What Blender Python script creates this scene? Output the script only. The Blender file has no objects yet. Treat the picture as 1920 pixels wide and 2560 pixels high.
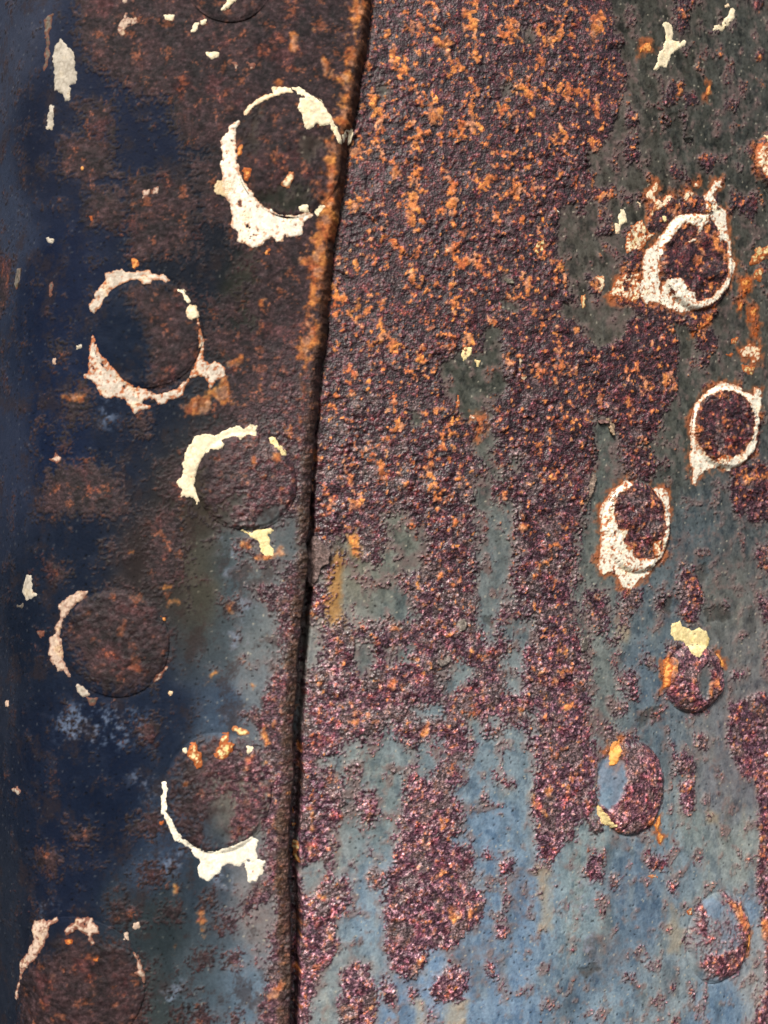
import bpy, math
import numpy as np

# ------------------------------------------------------------------ camera, world, light
TANH = 0.36                       # tan of half the horizontal view angle
ZC = 1.40                         # camera height
scene = bpy.context.scene
cam_data = bpy.data.cameras.new("camera")
cam = bpy.data.objects.new("camera", cam_data)
scene.collection.objects.link(cam)
cam.location = (0, 0, ZC)
cam.rotation_euler = (math.radians(90), 0, 0)
cam_data.sensor_fit = 'HORIZONTAL'
cam_data.sensor_width = 36
cam_data.lens = 18 / TANH
cam_data.clip_start = 0.01
cam_data.clip_end = 100
cam_data.dof.use_dof = True
cam_data.dof.focus_distance = 0.462
cam_data.dof.aperture_fstop = 9.0
scene.camera = cam

SUN_AZ, SUN_EL = -20.0, 42.0      # azimuth from the camera's side, + is to the right
world = bpy.data.worlds.new("World")
scene.world = world
world.use_nodes = True
wn = world.node_tree
bg = wn.nodes["Background"]
sky = wn.nodes.new("ShaderNodeTexSky")
sky.sky_type = 'NISHITA'
sky.sun_disc = False
sky.sun_elevation = math.radians(SUN_EL)
sky.sun_rotation = math.radians(180 - SUN_AZ)
sky.air_density = 1.0
sky.dust_density = 4.0
wn.links.new(sky.outputs[0], bg.inputs[0])
bg.inputs[1].default_value = 0.09

sl = bpy.data.lights.new("sun", 'SUN')
sl.energy = 2.9
sl.angle = math.radians(15)
sl.color = (1.0, 0.95, 0.88)
sun = bpy.data.objects.new("sun", sl)
scene.collection.objects.link(sun)
sun.rotation_euler = (math.radians(90 - SUN_EL), 0, math.radians(SUN_AZ))

vs = scene.view_settings
vs.view_transform = 'Standard'
vs.look = 'None'
vs.gamma = 1
vs.use_curve_mapping = False
vs.exposure = 0.62

# ------------------------------------------------------------------ noise in plate coordinates (metres)
def perlin(x, y, seed):
    r = np.random.default_rng(seed)
    N = 256
    a = r.random(N * N).astype(np.float32) * 6.2831853
    gx, gy = np.cos(a), np.sin(a)
    xi = np.floor(x).astype(np.int64); yi = np.floor(y).astype(np.int64)
    xf = (x - xi).astype(np.float32); yf = (y - yi).astype(np.float32)
    u = xf * xf * xf * (xf * (xf * 6 - 15) + 10); v = yf * yf * yf * (yf * (yf * 6 - 15) + 10)
    def g(i, j):
        k = ((yi + j) % N) * N + ((xi + i) % N)
        return gx[k] * (xf - i) + gy[k] * (yf - j)
    n0 = g(0, 0) * (1 - u) + g(1, 0) * u
    n1 = g(0, 1) * (1 - u) + g(1, 1) * u
    return (n0 * (1 - v) + n1 * v) * 1.45

def fbm(s, z, scale, seed, octv=4, sz=1.0, gain=0.5):
    """roughly -1..1; scale = feature size in metres; sz stretches it along z"""
    t = 0; a = 1.0; tot = 0; f = 1.0 / scale
    for o in range(octv):
        t = t + a * perlin(s * f + 31.7 * o + 100, z * f / sz + 17.3 * o + 100, seed + o * 7)
        tot += a; a *= gain; f *= 2.03
    return t / tot * 1.5

def worley(s, z, scale, seed, jitter=0.95):
    """F1, F2 in units of the scale, random number of the nearest cell"""
    r = np.random.default_rng(seed)
    N = 512
    jx = (r.random(N * N) - 0.5) * jitter; jy = (r.random(N * N) - 0.5) * jitter
    rv = r.random(N * N)
    x = s / scale + 200; y = z / scale + 200
    xi = np.floor(x).astype(np.int64); yi = np.floor(y).astype(np.int64)
    f1 = np.full(x.shape, 9.0); f2 = np.full(x.shape, 9.0); rid = np.zeros(x.shape)
    for i in (-1, 0, 1):
        for j in (-1, 0, 1):
            k = ((yi + j) % N) * N + ((xi + i) % N)
            d = np.hypot(xi + i + 0.5 + jx[k] - x, yi + j + 0.5 + jy[k] - y)
            c = d < f1
            f2 = np.where(c, f1, np.minimum(f2, d))
            rid = np.where(c, rv[k], rid)
            f1 = np.where(c, d, f1)
    return f1, f2, rid

def sstep(a, b, x):
    t = np.clip((x - a) / (b - a), 0, 1)
    return t * t * (3 - 2 * t)

def rank(F, w=None):
    """0..1 by how much of the sheet lies below"""
    q = np.quantile(F[::3, ::3], np.linspace(0, 1, 257))
    return np.interp(F, q, np.linspace(0, 1, 257))

def lin(c):
    c = np.asarray(c, dtype=np.float64) / 255.0
    return np.where(c <= 0.04045, c / 12.92, ((c + 0.055) / 1.055) ** 2.4)

# ------------------------------------------------------------------ the shape of the shell the plates follow
# cross-section: heading of the surface (degrees) along its arc length s (metres)
TH_S = np.array([-.60, -.175, -.150, -.135, -.120, -.100, -.060, -.025, 0.0, .05, .10, .15, .20, .60])
TH_A = np.array([-58, -55, -44, -26, -8, 1, 5, 9, 12, 17, 21.5, 25, 27, 30.0])
_s = np.linspace(-.60, .60, 4801)
_a = np.radians(np.interp(_s, TH_S, TH_A))
_k = np.ones(81) / 81
_a = np.convolve(np.pad(_a, 40, mode='edge'), _k, mode='valid')
_X = np.concatenate([[0], np.cumsum(np.cos((_a[1:] + _a[:-1]) / 2) * (_s[1] - _s[0]))])
_Y = np.concatenate([[0], np.cumsum(np.sin((_a[1:] + _a[:-1]) / 2) * (_s[1] - _s[0]))])
i0 = np.argmin(abs(_s))
_X -= _X[i0]; _Y += 0.44 - _Y[i0]
STEP = 0.0065                     # the left plate laps over the right one

def surf(s, z, h):
    """point at arc length s, height z, h metres off the shell"""
    a = np.interp(s, _s, _a)
    x = np.interp(s, _s, _X) + np.sin(a) * h
    y = np.interp(s, _s, _Y) - np.cos(a) * h
    return np.stack([x, y, z + ZC], -1)

def unproject(D, h):
    """traced points on the 1659 x 2212 picture -> (s, z) on the plate"""
    D = np.asarray(D, float)
    xr = (D[:, 0] - 829.5) / 829.5 * TANH
    P = surf(_s, 0 * _s, h)
    ratio = P[:, 0] / P[:, 1]
    m = (_s > -.40) & (_s < .45)
    s = np.interp(xr, ratio[m], _s[m])
    Y = np.interp(s, _s, P[:, 1])
    z = (1106 - D[:, 1]) / 829.5 * TANH * Y
    return np.stack([s, z], -1)

def parse(txt):
    return np.array([[float(v) for v in p.split(',')] for p in txt.split()])

def trace(tile, txt):
    """tile 'cr': column, row of the 2 x 4 enlargements the outline was measured on; 'D' = whole picture"""
    p = parse(txt)
    if tile != 'D':
        c, r = int(tile[0]), int(tile[1])
        p = p / 2 + np.array([829.5 * c, 553 * r])
    return p

SEAM_D = parse("815,-120 805,0 795,100 772,215 762,272 750,325 735,450 722,550 712,655 698,770 688,865 675,1000 "
               "668,1105 665,1180 662,1255 652,1340 645,1415 637,1505 635,1580 633,1660 631,1735 627,1860 627,2010 629,2110 627,2212 624,2350")
_se = unproject(SEAM_D, 0.0015)
_o = np.argsort(_se[:, 1])
SE_Z, SE_S = _se[_o, 1], _se[_o, 0]

def seam(z):
    z = np.asarray(z, float)
    return np.interp(z, SE_Z, SE_S) + 0.0011 * fbm(z * 0 + 0.3, z, 0.018, 901, 5) - 0.0012 * np.exp(-((z + 0.012) / .004) ** 2) + 0.0003 * fbm(z * 0 + 0.7, z, 0.003, 902, 2)

def seam_x_D(y):
    return np.interp(y, SEAM_D[:, 1], SEAM_D[:, 0])

def to_plate(D):
    left = D[:, 0].mean() < seam_x_D(D[:, 1].mean())
    return unproject(D, STEP if left else 0.0), left

# ------------------------------------------------------------------ the canvas: rectilinear, fine in the middle
PITCH = 0.0005
def axis(lo, f0, f1, hi, pitch):
    fine = np.arange(f0, f1 + 1e-9, pitch)
    def tail(length):
        out = []; d = pitch; x = 0
        while x < length:
            d = min(d * 1.10, 0.006); x += d; out.append(x)
        return np.array(out)
    return np.concatenate([f0 - tail(f0 - lo)[::-1], fine, f1 + tail(hi - f1)])
SV = axis(-.34, -.172, .196, .40, PITCH)
ZV = axis(-.42, -.232, .232, .42, PITCH)
CS, CZ = np.meshgrid(SV, ZV)
SEAM_ROW = seam(ZV)
LEFT = CS < (SEAM_ROW[:, None] - 0.001)

def sample(F, s, z):
    i = np.clip(np.interp(s, SV, np.arange(len(SV))), 0, len(SV) - 1.001)
    j = np.clip(np.interp(z, ZV, np.arange(len(ZV))), 0, len(ZV) - 1.001)
    i0 = i.astype(int); j0 = j.astype(int); u = i - i0; v = j - j0
    if F.ndim == 3:
        u = u[..., None]; v = v[..., None]
    return (F[j0, i0] * (1 - u) + F[j0, i0 + 1] * u) * (1 - v) + (F[j0 + 1, i0] * (1 - u) + F[j0 + 1, i0 + 1] * u) * v

def sdf(P, x, y):
    """signed distance (metres, + inside) to the polygon P at points x, y"""
    d2 = np.full(x.shape, 1e9); inside = np.zeros(x.shape, bool)
    n = len(P)
    for i in range(n):
        ax, ay = P[i]; bx, by = P[(i + 1) % n]
        ex, ey = bx - ax, by - ay
        L = ex * ex + ey * ey + 1e-18
        t = np.clip(((x - ax) * ex + (y - ay) * ey) / L, 0, 1)
        d2 = np.minimum(d2, (x - ax - t * ex) ** 2 + (y - ay - t * ey) ** 2)
        c = ((ay > y) != (by > y))
        if abs(ey) > 1e-15:
            inside ^= c & (x < ex * (y - ay) / ey + ax)
    d = np.sqrt(d2)
    return np.where(inside, d, -d)

MARG = 0.012
def poly_field(F, P, op):
    """combine the polygon's signed distance into F within its bounding box"""
    a, b = P.min(0) - MARG, P.max(0) + MARG
    i0, i1 = np.searchsorted(SV, [a[0], b[0]]); j0, j1 = np.searchsorted(ZV, [a[1], b[1]])
    if i1 <= i0 or j1 <= j0:
        return
    d = sdf(P, CS[j0:j1, i0:i1], CZ[j0:j1, i0:i1])
    F[j0:j1, i0:i1] = op(F[j0:j1, i0:i1], d)

# ---- traced outlines of bare rust (+) and of paint film left inside it (-)
RUST = [
 ('D', "815,-80 1310,-80 1318,30 1335,100 1350,160 1330,260 1292,330 1275,430 1235,470 1212,560 1232,640 1255,700 1350,690 1450,680 1465,760 1460,840 1430,900 1400,960 1330,960 1310,900 1275,905 1290,1000 1280,1050 1260,1110 1245,1150 1240,1250 1232,1330 1262,1400 1275,1480 1270,1560 1285,1640 1240,1720 1235,1790 1200,1850 1182,1878 1162,1850 1162,1750 1165,1650 1145,1590 1100,1560 1040,1600 1000,1650 970,1640 950,1600 900,1620 850,1590 840,1560 800,1590 740,1620 700,1640 660,1650 655,1500 690,1380 700,1345 750,1330 700,1240 690,1190 640,1180 660,1000 690,850 715,600 760,270"),
 ('13', "100,30 170,-40 320,-40 345,60 290,100 335,170 330,240 300,310 380,370 390,430 365,500 440,570 430,640 370,690 320,760 190,790 160,860 90,915 40,850 10,780 -5,500 40,400 60,300"),
 ('13', "660,-40 920,-40 900,60 920,130 900,200 830,250 830,310 750,310 745,380 710,430 680,400 700,300 670,220 640,190 640,140 660,60"),
 ('13', "230,900 290,860 360,880 370,950 330,1000 280,1010 230,1020 185,960"),
 ('13', "855,440 900,380 950,370 950,430 940,500 880,480"), ('13', "980,460 1025,470 1020,540 980,510"),
 ('13', "1140,400 1180,380 1220,400 1210,450 1150,440"), ('13', "480,400 560,400 550,450 500,450"),
 ('13', "430,360 460,360 460,385 435,385"), ('13', "485,690 525,690 520,730 490,730"), ('13', "445,850 480,850 485,910 450,905"),
 ('13', "1230,495 1265,500 1260,545 1230,540"), ('13', "1340,385 1370,390 1365,415 1340,410"), ('13', "1280,60 1330,60 1340,170 1300,190 1280,150"),
 ('13', "1040,885 1075,890 1070,920 1045,915"), ('13', "1230,920 1255,930 1250,960 1235,960"), ('13', "1325,960 1345,970 1335,1005"),
 ('13', "0,900 35,940 30,1010 0,1010 -30,960"), ('13', "110,950 135,960 130,1000 112,990"), ('13', "485,30 575,30 560,75 490,60"),
 ('13', "870,225 940,220 945,270 900,290"), ('13', "1600,-30 1800,-60 1800,1300 1645,1200 1640,980 1650,800 1625,600 1600,500 1612,400 1625,250"),
 ('12', "1500,830 1600,790 1800,780 1800,1200 1560,1150 1500,1060 1480,950"), ('12', "1290,220 1330,240 1360,330 1380,380 1350,470 1300,480 1270,420 1270,280"),
 ('12', "960,930 1000,935 1000,985 965,980"), ('12', "1345,960 1390,960 1390,1020 1350,1020"), ('12', "1250,1040 1330,1060 1340,1140 1250,1130"),
 ('12', "870,350 950,350 970,420 960,520 900,500 860,440"), ('12', "1040,340 1110,340 1120,380 1060,420 1050,490 1025,490 1020,400"),
 ('12', "1040,690 1080,690 1090,800 1050,800"), ('12', "1000,840 1040,830 1040,870 1005,870"), ('12', "960,550 1010,545 1010,565 965,568"),
 ('12', "1175,375 1205,380 1200,410 1180,410"), ('12', "1470,380 1500,385 1495,425 1470,420"), ('12', "1600,150 1700,120 1700,260 1610,240"), ('12', "1620,370 1700,370 1700,480 1640,470"), ('12', "1540,-10 1700,-20 1700,40 1580,40"),
 ('12', "1500,690 1560,690 1540,720 1500,715"), ('12', "1230,1000 1260,990 1250,1030"),
 ('02', "1400,490 1480,485 1545,540 1610,590 1640,640 1660,900 1640,960 1500,965 1400,1010 1330,1060 1270,1130 1270,1020 1310,900 1370,790 1400,650"),
 ('02', "1330,330 1400,300 1430,170 1450,220 1420,390 1400,470 1330,470"),
 ('03', "1270,-30 1420,-30 1480,80 1480,220 1440,240 1430,480 1490,470 1510,520 1490,620 1440,660 1460,760 1450,830 1390,870 1350,960 1330,1105 1300,1200 1255,1200 1262,400"),
 ('03', "1530,100 1600,100 1630,140 1620,240 1560,230"), ('03', "1590,470 1650,460 1659,520 1610,530"), ('03', "1480,880 1540,840 1590,870 1630,950 1640,1020 1600,1105 1620,1200 1480,1200 1460,1020"),
 # upper right, single scabs in the paint
 ('10', "1240,350 1290,345 1295,400 1260,440 1205,450 1215,410"), ('10', "1290,420 1340,400 1355,440 1310,470"), ('10', "1045,600 1090,595 1100,690 1050,710 1040,660"), ('10', "1050,500 1090,500 1080,540 1050,540"),
 ('10', "1235,720 1280,720 1300,770 1250,775"), ('10', "1470,350 1500,345 1490,375"), ('10', "1600,230 1635,230 1630,265 1600,260"), ('10', "1500,840 1600,850 1610,900 1590,960 1560,930 1510,890 1490,920"),
 ('10', "1260,-20 1330,-20 1310,60 1320,130 1290,150 1265,130"), ('10', "1560,-30 1720,-30 1720,30 1660,60 1610,20"), ('10', "890,820 985,810 990,850 930,870 900,860"), ('10', "1300,590 1335,590 1325,615"), ('10', "1360,680 1430,680 1410,740 1370,720"), ('10', "930,930 985,930 990,1010 920,1010"), ('10', "1470,440 1530,440 1520,480 1480,480"),
 ('11', "1350,320 1420,315 1440,360 1410,410 1350,400"), ('11', "1480,860 1560,900 1640,890 1680,960 1660,1106 1580,1130 1500,1100 1490,980"), ('11', "1590,880 1630,890 1600,950"), ('11', "880,90 930,100 930,160 890,160"), ('11', "1370,440 1400,440 1395,470 1370,470"),
 ('11', "1030,830 1130,820 1190,900 1140,960 1060,960 1020,880"),
 ('10', "1200,1100 1260,1000 1300,960 1400,930 1440,1000 1470,1050 1475,1190 1400,1290 1340,1310 1300,1250 1200,1210"), ('10', "1150,860 1290,860 1440,850 1450,910 1300,930 1200,990 1130,1000 1150,920"), ('10', "1040,1090 1110,1090 1110,1290 1180,1340 1300,1370 1420,1320 1440,1360 1340,1440 1250,1400 1130,1390 1060,1320 1010,1300"),
 ('11', "1430,600 1540,610 1590,700 1560,840 1480,870 1450,760 1420,690"), ('11', "1345,700 1400,680 1420,740 1370,760"), ('11', "1000,1040 1100,1005 1180,1060 1200,1130 1190,1220 1130,1230 1060,1200 1000,1120"), ('12', "1230,590 1290,570 1330,620 1400,620 1450,680 1450,780 1390,860 1330,870 1270,820 1220,720"),
 ('13', "1030,-90 1120,-60 1190,60 1190,160 1160,250 1090,280 1010,250 1000,180 1040,100 1030,0"), ('13', "1010,-120 1080,-150 1110,-90 1060,-70"), ('13', "1460,530 1530,590 1575,700 1570,800 1530,890 1440,910 1370,860 1370,800 1450,790 1530,760 1540,680 1490,620"), ('13', "1340,600 1365,600 1390,720 1350,720"),
 # left plate
 ('00', "350,-80 1640,-80 1590,200 1545,430 1450,1105 1420,1250 1370,1200 1250,1150 1160,1250 1100,1260 1080,1120 1010,1105 1000,1060 960,960 870,950 860,840 830,720 800,640 740,560 720,430 560,400 420,300 330,150"),
 ('00', "560,770 700,740 850,780 850,900 840,1105 560,1120 550,950"), ('00', "250,620 350,590 480,600 500,760 400,790 260,740"), ('00', "330,440 480,450 480,600 380,590"), ('00', "370,800 540,820 540,1000 400,960"),
 ('01', "530,150 640,110 800,140 860,250 862,450 800,540 680,590 640,540 660,400 620,280"), ('01', "900,180 1000,180 1030,270 990,300 900,280"),
 ('01', "880,300 1060,280 1050,120 1180,100 1250,-10 1440,-10 1335,1120 860,1120 720,1040 700,1000 700,900 760,880 790,860 850,760 990,730 900,680 980,600 990,440 880,440"),
 ('01', "200,920 400,880 500,950 560,1120 160,1120"), ('01', "590,690 640,690 640,780 590,770"), ('01', "240,380 280,390 280,440 240,430"), ('01', "270,600 330,590 350,540 380,640 310,720 290,830 250,830 300,700"), ('01', "0,0 60,0 40,200 0,260"),
 ('02', "600,-10 780,-10 800,150 770,290 700,360 620,320 640,150"), ('02', "270,520 330,400 440,330 560,330 680,400 730,520 720,640 640,740 500,780 370,720 330,620"),
 ('02', "1080,320 1200,320 1230,240 1320,150 1310,470 1270,950 1265,1120 1150,1120 1150,980 1060,880 1120,840 1180,720 1230,640 1220,560 1190,420"), ('02', "880,-10 1250,-10 1230,60 1100,50 960,60 900,30"),
 ('02', "210,230 300,250 290,290 240,305"), ('02', "450,140 490,140 490,210 460,210"), ('02', "530,150 580,160 570,200 535,200"), ('02', "600,905 680,895 670,1000 610,990"), ('02', "1030,130 1085,120 1080,165 1035,165"), ('02', "960,390 1010,380 1020,430 970,440"),
 ('02', "860,1105 900,1000 1060,1000 1130,1060 1160,1200 1130,1330 1020,1300 1100,1200 980,1150 850,1170"),
 ('03', "1140,-10 1265,-10 1255,1150 1140,1150 1140,1000 1170,830 1150,720 1200,650 1180,560 1060,620 1050,590 1160,480 1130,420 1150,200"),
 ('03', "940,630 1010,620 1000,700 950,700"), ('03', "970,800 1030,800 1020,850 980,850"), ('03', "870,800 920,790 910,850 870,860"), ('03', "830,1060 870,1030 920,1060 910,1140 830,1140"), ('03', "750,1050 800,1045 790,1105 745,1105"), ('03', "880,560 920,545 930,590 880,590"), ('03', "1000,1070 1040,1070 1040,1120 1005,1120"),
 ('03', "90,960 170,830 260,760 400,740 540,760 620,860 640,1000 600,1200 100,1250"), ('03', "800,250 850,240 890,300 860,360 800,330"), ('03', "580,210 700,200 720,260 660,300 560,260"), ('03', "620,420 740,430 720,500 610,510"), ('03', "290,280 400,260 390,330 300,320"), ('03', "160,350 270,350 240,470 150,420"), ('03', "500,590 590,600 580,680 490,660"), ('03', "700,590 770,600 760,650 700,650"),
]
FILM = [
 ('11', "245,520 250,465 300,440 340,425 430,420 440,330 470,310 500,320 490,370 505,430 510,520 525,560 515,590 480,600 465,650 470,700 440,720 370,715 330,680 310,640 250,590"),
 ('11', "420,730 470,750 490,800 450,840 480,900 510,960 470,960 420,880 375,810"), ('11', "550,880 590,870 595,920 570,935 555,915"), ('11', "125,680 160,685 155,735 125,730"),
 ('11', "740,250 800,200 850,200 1000,190 1050,230 1040,290 1030,350 980,380 920,390 860,340 830,270 790,260"), ('11', "500,80 545,80 550,110 500,115"), ('11', "500,190 590,200 590,240 520,230"),
 ('11', "740,0 880,0 900,60 850,110 800,80 830,30"), ('11', "900,690 960,700 1010,790 1000,900 970,960 940,960 960,1106 900,1160 870,1106 900,950 920,860 930,780"), ('11', "380,960 450,960 470,1106 460,1180 390,1160"),
 ('12', "60,90 120,60 170,80 180,170 165,250 80,260 20,300 -20,260 -10,180"), ('12', "400,-10 555,-10 560,190 540,300 560,380 510,400 480,470 470,560 430,530 400,480 400,400 395,200"),
 ('12', "250,660 330,640 380,680 360,740 290,800 260,790"), ('12', "500,640 580,580 600,690 580,780 530,760"), ('12', "530,920 610,960 650,1080 660,1160 500,1160 470,1040"), ('12', "150,1000 220,970 250,1050 180,1160 130,1160"),
 ('12', "-60,260 60,280 80,400 60,460 -20,470 -100,440 -120,330"), ('12', "400,60 550,40 560,-40 420,-60"), ('12', "480,490 640,440 640,560 600,590 540,560"), ('12', "-130,560 -60,580 -50,700 -110,700"), ('12', "20,590 110,590 100,650 30,640"), ('12', "130,850 260,820 250,880 150,890"), ('12', "620,870 660,860 660,960 640,960"),
 ('12', "350,880 420,900 430,1010 380,1000"), ('12', "450,900 500,880 510,930 470,950"),
 ('02', "1440,130 1540,95 1560,200 1640,250 1700,330 1640,440 1560,480 1500,490 1480,420 1450,480 1405,490 1415,390 1440,250"), ('02', "1330,700 1390,600 1400,500 1330,500 1310,600 1300,860"), ('02', "1480,1000 1560,980 1560,1100 1490,1100"),
 ('02', "1600,330 1760,360 1800,460 1700,480"), ('02', "1660,20 1760,0 1800,150 1700,170"),
 ('03', "1290,440 1400,400 1410,460 1330,560"), ('03', "1380,-30 1430,-30 1400,30"),
 ('10', "600,130 660,130 655,180 615,195"), ('10', "-20,370 30,380 30,430 -20,430"), ('10', "880,650 970,690 960,760 890,740"), ('10', "760,900 830,880 820,1100 760,1110"), ('10', "500,360 550,360 540,410 515,420"), ('10', "870,900 980,880 1000,960 900,990"),
 ('00', "1080,850 1300,800 1340,870 1250,930 1150,890"), ('00', "1060,600 1120,480 1100,650"), ('00', "800,640 900,650 900,690 820,680"), ('00', "1290,590 1400,600 1330,700 1300,680"), ('00', "1000,1060 1100,1080 1090,1160 1000,1150"),
 ('01', "800,1000 870,900 860,1050 950,1140 850,1140"), ('01', "1130,700 1165,700 1165,750 1130,745"), ('01', "1000,1040 1050,1040 1040,1080 1000,1080"), ('01', "980,270 1100,270 1090,300 1000,310"),
 ('02', "940,-10 1000,-10 1000,60 960,50"), ('02', "1130,-10 1230,-30 1200,60 1110,80"), ('02', "900,1250 1000,1220 1010,1290 960,1380 890,1360"), ('02', "780,1200 830,1180 820,1250 790,1250"),
 ('12', "1330,700 1400,650 1375,800 1345,780"),
 ('03', "900,150 1000,100 1010,230 980,330 880,340 880,240"),
]

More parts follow.
